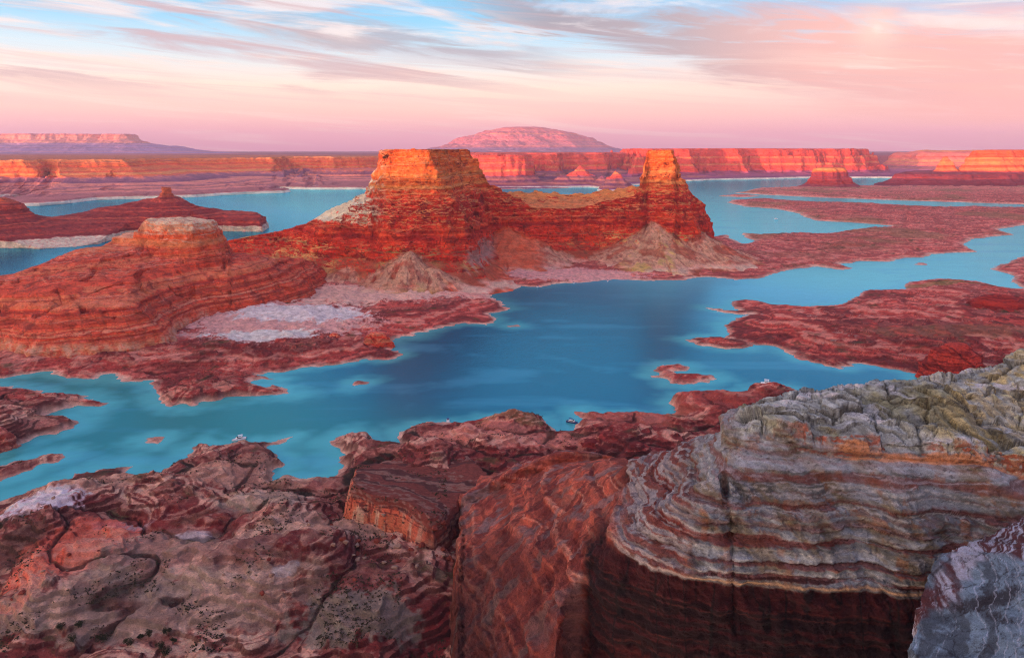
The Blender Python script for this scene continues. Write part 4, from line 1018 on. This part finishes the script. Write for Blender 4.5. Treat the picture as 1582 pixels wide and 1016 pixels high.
# ---- nearer grey block, bottom right
OFOOT = pd((1426,181),(1460,186),(1510,192),(1590,202),(1750,216),(1950,212),(1950,100),(1480,110),(1392,140),(1386,158),(1400,170))
T_out = TPS(ctl([(1600,790,200),(1510,822,189),(1435,858,180),(1412,930,170),(1398,985,160),(1480,900,172),(1582,900,166),(1500,1010,150),(1600,1016,142),(1750,900,150),(1800,780,200),(1400,1080,140)]), 0.0002)
def f_out(x, y):
    wx, wy = warp(x, y, 1.6, 14, 361, 0.4, 3)
    s = sdf(OFOOT, wx, wy)
    z = smin(T_out(wx, wy), prof(s, (-20,20),(-1,50),(0,80),(1.5,96),(3,108),(8,125),(20,150)), 1.5)
    return (z + 0.9 * fbm(x, y, 10, 3, 363) + 0.8 * (ridged(x * .5 + y * .6, y * .5 - x * .2, 9, 3, 365) - .5)).astype(F4)
def c_out(x, y, z, nz, N):
    n = x.shape + (3,); md = fbm(x, y, 12, 4, 371); fi = fbm(x + z, y - z, 3, 4, 372)
    h = z + 0.35 * x - 0.28 * y + 1.8 * md
    vf = fbm(x + z, y - z, 0.9, 4, 375, .6)
    c = mixc(np.broadcast_to(CW(118, 142, 160), n), CW(80, 94, 106), sm(n1(h * 0.5, 81) + fi + .4 * vf, -0.1, 0.5))
    st = sm(fbm(x, y, 26, 2, 373) + 0.25 * md + 0.15 * fi + 0.02 * (y - 165), 0.0, 0.2)
    c2 = mixc(np.broadcast_to(CW(88, 52, 54), n), CW(170, 174, 190), sm(n1(h * 2.2, 82) + .8 * fi + .5 * vf, 0.0, 0.5))
    c = mixc(c, c2, st)
    c = mixc(c, CW(40, 30, 32), 0.85 * sm(fbm(x, y, 18, 3, 374) + .15 * vf, 0.12, 0.3))  # broad dark patches, in the colour only
    c = mixc(c, CW(190, 200, 214), 0.5 * sm(n1(h * 3.6, 83) + .5 * vf, 0.6, 0.9))
    c = mixc(c, CW(30, 30, 36), 0.7 * sm(vf - .3 * fi, 0.35, 0.6))
    c = mixc(c, CW(36, 36, 44), 0.7 * sm(cells(x + 1.2 * fi, y + z * .3, 7, 376)[1] - cells(x + 1.2 * fi, y + z * .3, 7, 376)[0], 0.035, 0.01))
    return c
build_form('rock_outcrop', f_out, c_out, M_near, 1340, 1820, 105, 225, 560, 560,
    'near blue-grey rock slab with dark patches at bottom right corner', seed=13, fine=(0.6, 2.4), led=(0.6, 1.2), wall=(.8, 5), keepz=22)

# ---- mid cliff left of the headland
CFOOT = pd((526,404),(545,397),(575,392),(612,386),(640,372),(668,366),(700,378),(720,400),(760,460),(720,505),(620,500),(548,470))
T_cl = TPS(ctl([(530,748,410),(560,755,408),(600,763,403),(640,775,392),(690,790,388),(610,730,450),(560,728,450),(700,740,450),(720,760,420),(650,700,510),(560,705,500),(760,712,480)]), 0.0005)
def f_cliff(x, y):
    wx, wy = warp(x, y, 2.5, 26, 381, 0.9, 5)
    s = sdf(CFOOT, wx, wy)
    z = smin(T_cl(wx, wy), prof(s, (-30,-10),(-1,-3),(0,4),(1.6,14),(3,21),(5,25),(10,36),(30,60)), 2)
    return (z + 1.2 * fbm(x, y, 18, 3, 383)).astype(F4)
def c_cliff(x, y, z, nz, N):
    n = x.shape + (3,); md = fbm(x, y, 24, 4, 391); fi = fbm(x + z, y - z, 4, 4, 392); px = px_of(x, y)
    h = z + 2 * md
    c = mixc(np.broadcast_to(C(120, 60, 54), n), C(84, 46, 46), sm(n1(h * 0.8, 91) + .5 * fi, -0.1, 0.4))
    c = mixc(c, C(150, 118, 110), 0.6 * sm(n1(h * 1.4, 92) + fi, 0.3, 0.7))
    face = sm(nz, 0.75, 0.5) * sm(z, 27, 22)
    fc = mixc(np.broadcast_to(C(236, 118, 92), n), C(226, 170, 150), sm(fbm(x, y, 6, 3, 393), -0.1, 0.25))  # warm sun glow on the steep face, put into its colour
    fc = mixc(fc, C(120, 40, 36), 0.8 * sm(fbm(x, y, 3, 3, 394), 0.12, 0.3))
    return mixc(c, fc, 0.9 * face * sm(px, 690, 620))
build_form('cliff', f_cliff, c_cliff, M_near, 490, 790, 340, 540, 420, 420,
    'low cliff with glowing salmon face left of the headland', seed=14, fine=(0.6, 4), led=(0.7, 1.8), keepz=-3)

# ---- small rock masses
def rock_mass(name, label, px, py, D, w, dep, h, seed, cols, rough=0.35, sh=0.5):
    (cx, cy, cz), = ctl([(px, py, D)])
    def f(x, y):
        wx, wy = warp(x, y, w * rough, w * 1.2, seed, w * 0.06, w * 0.25)
        q = np.sqrt(((wx - cx) / w) ** 2 + ((wy - cy) / dep) ** 2)
        return (cz - 4 + (h + 4) * np.clip(1 - q ** (1 / sh * 1.4), -1, 1) ** 1 * 1.0).astype(F4)
    def c(x, y, z, nz, N):
        n = x.shape + (3,); fi = fbm(x + z, y - z, w * 0.3, 4, seed + 2)
        a = mixc(np.broadcast_to(C(*cols[0]), n), C(*cols[1]), sm(n1((z + 2 * fi) * 0.9, seed) + .5 * fi, -0.1, 0.4))
        return mixc(a, C(*cols[2]), 0.7 * sm(fi, 0.2, 0.45))
    hw = (w * 1.7) / D * FPX
    return build_form(name, f, c, M_near if D < 800 else M_mid, px - hw, px + hw, D - dep * 1.8, D + dep * 1.8, 240, 240, label, seed=seed, fine=(w * 0.035, w * 0.25), led=(w * 0.04, w * 0.12), wall=(w * .16, w * .45), keepz=cz - 3.0)
RC = ((172, 62, 54), (120, 40, 40), (60, 20, 26))
rock_mass('rock_knoll', 'cracked dark red rock knoll at the water edge behind the pale cap', 1474, 585, 702, 28, 26, 32, 401, RC, 0.3)
rock_mass('rock_knoll', 'low red mesa-like knoll on the low land at the right edge', 1548, 488, 985, 48, 40, 26, 411, ((150, 48, 42), (120, 36, 38), (84, 28, 32)), 0.25)
rock_mass('rock_knoll', 'smooth rounded red knoll on the near shore beside the blue boat', 912, 700, 525, 13, 12, 9, 421, ((130, 44, 42), (110, 36, 38), (90, 30, 34)), 0.15)
rock_mass('rock_knoll', 'salmon broken rock knoll on the middle shore point', 583, 532, 815, 18, 10, 12, 431, ((240, 120, 96), (200, 74, 60), (140, 50, 46)), 0.4)
rock_mass('rock_knoll', 'small salmon rock knoll left of the broken one on the middle shore', 516, 528, 825, 8, 8, 9, 441, ((236, 112, 88), (200, 74, 60), (140, 50, 46)), 0.3)
rock_mass('rock_knoll', 'pale knobby rock knoll at the left edge of the near left shore', -2, 700, 540, 14, 14, 17, 451, ((190, 120, 110), (150, 70, 66), (110, 50, 50)), 0.3)
# ---------------------------------------------------------------- haze
def build_haze():
    x0, x1, y0, y1, z0, z1 = -32000, 32000, -7000, 33000, -30, 900
    v = [(x0,y0,z0),(x1,y0,z0),(x1,y1,z0),(x0,y1,z0),(x0,y0,z1),(x1,y0,z1),(x1,y1,z1),(x0,y1,z1)]
    f = [(0,3,2,1),(4,5,6,7),(0,1,5,4),(1,2,6,5),(2,3,7,6),(3,0,4,7)]
    me = bpy.data.meshes.new('haze'); me.from_pydata(v, [], f); me.update()
    m = bpy.data.materials.new('haze_air'); m.use_nodes = True
    t = NT(m.node_tree); t.n.remove(t.n['Principled BSDF'])
    pv = t.new('ShaderNodeVolumePrincipled')
    pv.inputs['Color'].default_value = (0.76, 0.72, 1.0, 1)
    pv.inputs['Density'].default_value = 2.8e-5
    pv.inputs['Anisotropy'].default_value = 0.0
    t.l.new(pv.outputs[0], t.n['Material Output'].inputs['Volume'])
    me.materials.append(m)
    o = bpy.data.objects.new('haze', me); scene.collection.objects.link(o); o['kind'] = 'stuff'
build_haze()
# ---------------------------------------------------------------- finding the ground under a spot
_co = []
for o in bpy.data.objects:
    if o.type == 'MESH' and o.name.split('.')[0] in ('ground', 'headland', 'cliff'):
        a = np.empty(len(o.data.vertices) * 3, F4); o.data.vertices.foreach_get('co', a); a = a.reshape(-1, 3)
        _co.append(a[(a[:, 1] < 1300)])
_co = np.concatenate(_co)
_CELL = 2.5
_key = (np.floor(_co[:, 0] / _CELL).astype(np.int64) + 5000) * 20000 + np.floor(_co[:, 1] / _CELL).astype(np.int64)
_ord = np.argsort(_key, kind='stable'); _keys = _key[_ord]
def ground_z(x, y):
    best = None
    for ox in (-1, 0, 1):
        for oy in (-1, 0, 1):
            k = (int(math.floor(x / _CELL)) + ox + 5000) * 20000 + int(math.floor(y / _CELL)) + oy
            a, b = np.searchsorted(_keys, [k, k + 1])
            if b > a:
                p = _co[_ord[a:b]]
                d = (p[:, 0] - x) ** 2 + (p[:, 1] - y) ** 2
                near = d < max(1.2, d.min() + 0.4)
                v = (d.min(), p[near][:, 2].max())
                if best is None or v[0] < best[0]: best = v
    return best[1] if best else 0.0
def hit(px, py):
    """walk down the sight line to the ground"""
    for D in np.arange(290, 900, 0.7):
        z = CAM_Z - (py - YH) * D / FPX
        x, y = PD(px, D)
        if z <= ground_z(x, y): return x, y, ground_z(x, y)
    return (*PY(px, py), 0.0)

# ---------------------------------------------------------------- plain helpers for small things
def flat_mat(name, col, rough=0.5, noise=0.0, scale=6.0, spec=0.4):
    m = bpy.data.materials.new(name); m.use_nodes = True
    t = NT(m.node_tree); bs = t.n['Principled BSDF']
    if noise:
        g = t.new('ShaderNodeNewGeometry')
        f = t.noise(g.outputs['Position'], scale, 4, 0.6)
        c = t.mix(f, tuple(k * (1 - noise) for k in col), tuple(min(1, k * (1 + noise)) for k in col))
        t.l.new(c, bs.inputs['Base Color'])
    else: bs.inputs['Base Color'].default_value = (*col, 1)
    bs.inputs['Roughness'].default_value = rough; bs.inputs['Specular IOR Level'].default_value = spec
    return m
def mesh_obj(name, v, f, mat, parent=None, smooth=False, loc=None):
    me = bpy.data.meshes.new(name); me.from_pydata(v, [], f); me.update(); me.materials.append(mat)
    if smooth: me.polygons.foreach_set('use_smooth', [True] * len(me.polygons))
    o = bpy.data.objects.new(name, me); scene.collection.objects.link(o)
    if parent: o.parent = parent
    if loc: o.location = loc
    return o
def box(v, f, x0, x1, y0, y1, z0, z1, tx=0.0, ty=0.0, sh=0.0):
    b = len(v)
    for z, k in ((z0, 0), (z1, 1)):
        v += [(x0 + tx * k + sh * k, y0 + ty * k, z), (x1 - tx * k + sh * k, y0 + ty * k, z), (x1 - tx * k + sh * k, y1 - ty * k, z), (x0 + tx * k + sh * k, y1 - ty * k, z)]
    f += [tuple(b + i for i in q) for q in ((0,3,2,1),(4,5,6,7),(0,1,5,4),(1,2,6,5),(2,3,7,6),(3,0,4,7))]
def hull_mesh(Ln, W, H):
    v, f = [], []; ns, nr = 14, 7
    for i in range(ns):
        t = i / (ns - 1); x = -Ln / 2 + Ln * t
        w = W / 2 * (1 - max(0, (t - 0.45) / 0.55) ** 2.2) + 0.03
        sheer = H * (1 + 0.28 * t * t); keel = -0.35 + 0.32 * max(0, (t - .6) / .4) ** 2
        for j in range(nr):
            a = -1 + 2 * j / (nr - 1); s_ = abs(a)
            yy = np.sign(a) * w * (s_ ** 0.55) * (0.86 + 0.14 * s_)
            zz = keel + (sheer - keel) * s_ ** 2.4
            v.append((x, float(yy), float(zz)))
    for i in range(ns - 1):
        for j in range(nr - 1):
            a = i * nr + j; f.append((a, a + nr, a + nr + 1, a + 1))
    f.append(tuple(range(nr)))
    # deck a little below the gunwale
    b = len(v)
    for i in range(ns):
        p, q = v[i * nr], v[i * nr + nr - 1]
        v.append((p[0], p[1] * .93, p[2] - .12)); v.append((q[0], q[1] * .93, q[2] - .12))
    for i in range(ns - 1):
        f.append((b + 2*i, b + 2*i + 1, b + 2*i + 3, b + 2*i + 2))
        f.append((i * nr, b + 2*i, b + 2*i + 2, (i + 1) * nr)); f.append((i * nr + nr - 1, (i + 1) * nr + nr - 1, b + 2*i + 3, b + 2*i + 1))
    return v, f
M_white = flat_mat('boat_white', (0.86, 0.9, 0.95), 0.3, 0.04)
M_navy = flat_mat('boat_navy', (0.015, 0.03, 0.16), 0.3, 0.1)
M_glass = flat_mat('boat_glass', (0.015, 0.02, 0.03), 0.08)
M_canvas = flat_mat('boat_canvas', (0.03, 0.06, 0.25), 0.8, 0.1)
M_grey = flat_mat('boat_grey', (0.25, 0.25, 0.27), 0.4, 0.1)
def make_boat(label, px, py, Ln, yaw, hullm, kind, z=0.0, group='boats moored along the shore'):
    t = bpy.data.objects.new('motor_boat', None); scene.collection.objects.link(t)
    x, y = PY(px, py, z); t.location = (x, y, z + 0.1); t.rotation_euler = (0, 0, R(yaw))
    t['label'] = label; t['category'] = 'boat'; t['group'] = group
    W, H = Ln * 0.30, Ln * 0.115
    v, f = hull_mesh(Ln, W, H); mesh_obj('hull', v, f, hullm, t, True)
    v, f = [], []
    if kind == 'cruiser':
        box(v, f, -Ln * .30, Ln * .22, -W * .36, W * .36, H * .8, H * .8 + Ln * .13, Ln * .05, W * .05)
        c = mesh_obj('cabin', v, f, M_white, t)
        v, f = [], []
        box(v, f, -Ln * .25, Ln * .19, -W * .375, W * .375, H * .8 + Ln * .05, H * .8 + Ln * .10, Ln * .02, W * .02)
        mesh_obj('window', v, f, M_glass, c)
        v, f = [], []; box(v, f, -Ln * .28, Ln * .06, -W * .33, W * .33, H * .8 + Ln * .235, H * .8 + Ln * .25, .05, .05)
        for sx in (-Ln * .26, Ln * .03):
            for sy in (-W * .3, W * .28): box(v, f, sx, sx + .08, sy, sy + .08, H * .8 + Ln * .125, H * .8 + Ln * .236)
        mesh_obj('canopy', v, f, M_white if hullm is not M_navy else M_canvas, t)
        v, f = [], []; box(v, f, Ln * .07, Ln * .16, -W * .26, W * .26, H * .8 + Ln * .13, H * .8 + Ln * .17, .12, .1, -.1)
        mesh_obj('windscreen', v, f, M_glass, t)
    else:
        box(v, f, -Ln * .05, Ln * .12, -W * .36, W * .36, H, H + Ln * .08, Ln * .03, W * .03)
        mesh_obj('windscreen', v, f, M_glass, t)
        v, f = [], []
        for k in (-.3, -.12): box(v, f, Ln * k, Ln * (k + .1), -W * .33, W * .33, H * .7, H + Ln * .03)
        mesh_obj('seat', v, f, M_white, t)
        v, f = [], []; box(v, f, -Ln * .26, Ln * .06, -W * .38, W * .38, H + Ln * .2, H + Ln * .215, .05, .05)
        for sx in (-Ln * .24, Ln * .03):
            for sy in (-W * .36, W * .33): box(v, f, sx, sx + .06, sy, sy + .06, H * .9, H + Ln * .205)
        mesh_obj('canopy', v, f, M_canvas if hullm is not M_navy else M_white, t)
    v, f = [], []; box(v, f, -Ln * .56, -Ln * .5, -.25, .25, H * .3, H * 1.15, .05, .05); box(v, f, -Ln * .545, -Ln * .515, -.08, .08, -.3, H * .3)
    mesh_obj('outboard_motor', v, f, M_grey, t)
    return t
make_boat('white cabin cruiser nosed against the tan point at the lower left', 369, 679.5, 9.5, 215, M_white, 'cruiser')
make_boat('small white open boat, end-on, at the rim of the red shelf mid-picture', 692, 650.5, 7.5, 95, M_white, 'open')
make_boat('dark blue and white cruiser in the little cove beside the rounded red knoll', 884, 653, 9.0, 330, M_navy, 'cruiser')
make_boat('white cruiser at the tip of the red spit behind the pale headland cap', 1187, 594, 12.0, 335, M_white, 'cruiser')
make_boat('lone white boat far out on the open blue channel right of the tower', 1199, 339, 12, 10, M_white, 'cruiser', group='boats out on the lake')
BL = 'tiny white boat beached on the pink shore under the butte saddle'
make_boat(BL, 939, 434.5, 7.5, 80, M_white, 'open', group='boats beached under the butte')
make_boat(BL, 886, 437.5, 7.5, 100, M_white, 'open', group='boats beached under the butte')
make_boat(BL, 831, 443.5, 7.5, 70, M_white, 'open', group='boats beached under the butte')

# ---------------------------------------------------------------- shrubs
M_leaf = flat_mat('shrub_leaf', (0.030, 0.042, 0.018), 0.8, 0.5, 1.5, 0.1)
M_twig = flat_mat('shrub_wood', (0.09, 0.06, 0.045), 0.9, 0.2)
def leaf_cloud(rs, n, lobes, size):
    v, f = [], []
    for k in range(n):
        lx, ly, lz, lr = lobes[rs.randint(len(lobes))]
        d = rs.normal(size=3); d /= np.linalg.norm(d); r = lr * rs.uniform(0.35, 1.0) ** 0.5
        c = np.array((lx, ly, lz)) + d * r * np.array((1, 1, .8))
        if c[2] < 0.05: continue
        a = rs.normal(size=3); a /= np.linalg.norm(a); b = np.cross(a, rs.normal(size=3)); b /= np.linalg.norm(b) + 1e-6
        s_ = size * rs.uniform(.6, 1.4); q = len(v)
        v += [tuple(c - a * s_), tuple(c + b * s_ * .5), tuple(c + a * s_), tuple(c - b * s_ * .5)]; f.append((q, q + 1, q + 2, q + 3))
    return v, f
def shrub_parts(seed, w, h):
    rs = np.random.RandomState(seed)
    lobes = [(rs.uniform(-.33, .33) * w, rs.uniform(-.33, .33) * w, h * rs.uniform(.35, .68), w * rs.uniform(.16, .27)) for _ in range(8)]
    fol = leaf_cloud(rs, 1500, lobes, 0.13)
    v, f = [], []
    for lx, ly, lz, lr in lobes[:6]:
        n = 5; b = len(v)
        for (px_, py_, pz_, r) in ((0, 0, -.3, .09), (lx * .5, ly * .5, lz * .5, .06), (lx, ly, lz, .02)):
            for i in range(n): v.append((px_ + r * math.cos(6.283 * i / n), py_ + r * math.sin(6.283 * i / n), pz_))
        for k in range(2):
            for i in range(n): f.append((b + k * n + i, b + k * n + (i + 1) % n, b + (k + 1) * n + (i + 1) % n, b + (k + 1) * n + i))
    return fol, (v, f)
SHRUBS = [(94,974,4.0,2.6,'sparse dark shrub at the left end of the bottom row, on pale sand'),(121,973,4.4,2.9,'round dark shrub highest on the left of the pale sand flat'),
 (113,990,5.2,2.6,'broad low dark shrub just below the round one at left'),(158,993,4.8,2.9,'compact dark shrub alone in the middle of the shrub row'),
 (197,996,5.2,2.5,'low wide dark shrub between the lone one and the right cluster'),(217,986,2.6,2.2,'smallest dark shrub, left edge of the right cluster'),
 (230,984,3.8,3.8,'tallest dark shrub at the top of the right cluster'),(257,985,3.6,2.4,'dark shrub at the upper right of the cluster with a tuft beside it'),
 (267,995,3.2,2.6,'small round dark shrub at the far right of the cluster'),(248,1001,4.6,3.0,'dark shrub at the bottom of the cluster, upper of the touching pair'),
 (256,1010,4.8,2.8,'lowest dark shrub near the bottom edge, lower of the touching pair')]
for k, (px, py, w, h, lab) in enumerate(SHRUBS):
    t = bpy.data.objects.new('desert_shrub', None); scene.collection.objects.link(t)
    t.location = hit(px, py); t['label'] = lab; t['category'] = 'shrub'; t['group'] = 'dark shrubs on the pale sand flat'
    fol, wd = shrub_parts(500 + k, w, h)
    mesh_obj('foliage', *fol, M_leaf, t); mesh_obj('stem', *wd, M_twig, t)

# ---------------------------------------------------------------- scrub and loose stones on the near land
def build_scrub():
    rs = np.random.RandomState(9)
    v, f = [], []
    n = 0
    Ds = 300 + 420 * rs.rand(26000) ** 1.3; xs = (rs.uniform(-120, 900, 26000) - XC) / FPX * Ds
    xa, ya = xs.astype(F4), Ds.astype(F4)
    ok = (fbm(xa, ya, 26, 3, 611) + 0.5 * fbm(xa, ya, 90, 2, 612) > 0.2) & ~((xs / Ds * FPX + XC > 690) & (Ds < 470)) & (land_sd(xa, ya) > 5)
    for x, y in zip(xs[ok], Ds[ok]):
        z = ground_z(x, y)
        s_ = rs.uniform(.25, .8); n += 1
        for j in range(9):
            c = np.array((x, y, z + .12)) + rs.normal(size=3) * s_ * np.array((.42, .42, .22)); a = rs.normal(size=3); a /= np.linalg.norm(a)
            b = np.cross(a, rs.normal(size=3)); b /= np.linalg.norm(b); q = len(v); r = s_ * .5
            v += [tuple(c - a * r), tuple(c + b * r * .6), tuple(c + a * r), tuple(c - b * r * .6)]; f.append((q, q + 1, q + 2, q + 3))
    o = mesh_obj('desert_scrub', v, f, flat_mat('scrub_leaf', (0.05, 0.05, 0.028), 0.9, 0.5, 0.3, 0.1)); o['kind'] = 'stuff'
    print('scrub', n)
build_scrub()
def boulder_mesh(seed):
    rs = np.random.RandomState(seed); v, f = [], []
    ax = rs.normal(size=(14, 3)); ax /= np.linalg.norm(ax, axis=1)[:, None]; dd = rs.uniform(.55, .95, 14)
    nu, nv = 26, 16
    for j in range(nv + 1):
        for i in range(nu):
            th = math.pi * j / nv; ph = 2 * math.pi * i / nu
            d = np.array((math.sin(th) * math.cos(ph), math.sin(th) * math.sin(ph), math.cos(th)))
            dot = ax @ d; r = min(1.1, min((dd[k] / dot[k]) for k in range(14) if dot[k] > 0.15))
            r *= 1 + .04 * math.sin(9 * ph + 3 * th)
            v.append(tuple(d * r))
    for j in range(nv):
        for i in range(nu): f.append((j * nu + i, j * nu + (i + 1) % nu, (j + 1) * nu + (i + 1) % nu, (j + 1) * nu + i))
    return v, f
M_bl = flat_mat('boulder_red', tuple(C(104, 52, 46)), 0.9, 0.45, 1.2, 0.1)
M_bl2 = flat_mat('boulder_pale', tuple(C(124, 104, 96)), 0.9, 0.4, 1.2, 0.1)
_bm = [boulder_mesh(700 + i) for i in range(4)]
BPR = [mesh_obj('boulder', v, f, M_bl if i % 2 == 0 else M_bl2) for i, (v, f) in enumerate(_bm)]
rs = np.random.RandomState(77)
for k in range(64):
    o = BPR[k] if k < 4 else BPR[k % 4].copy()
    if k >= 4: scene.collection.objects.link(o)
    if k < 34: px, D = rs.uniform(505, 700), rs.uniform(345, 385)
    else: px, D = rs.uniform(-20, 620), rs.uniform(318, 430)
    x, y = PD(px, D); r = rs.uniform(.5, 1.5) * (1.3 if k < 34 else 1)
    o.location = (x, y, ground_z(x, y) + r * .15); o.scale = (r * rs.uniform(.8, 1.3), r, r * rs.uniform(.5, .85)); o.rotation_euler = (rs.uniform(-.3, .3), rs.uniform(-.3, .3), rs.uniform(0, 6))
    pale = k % 2 == 1
    o['category'] = 'boulder'
    if k < 34: o['label'] = ('pale' if pale else 'reddish') + ' fallen boulder among the blocks below the glowing salmon cliff'; o['group'] = ('pale' if pale else 'reddish') + ' boulders below the salmon cliff'
    else: o['label'] = ('pale' if pale else 'reddish') + ' loose boulder on the mottled slickrock of the near shore'; o['group'] = ('pale' if pale else 'reddish') + ' boulders on the near shore'
print('[%5.1fs] done' % (time.time() - T00))
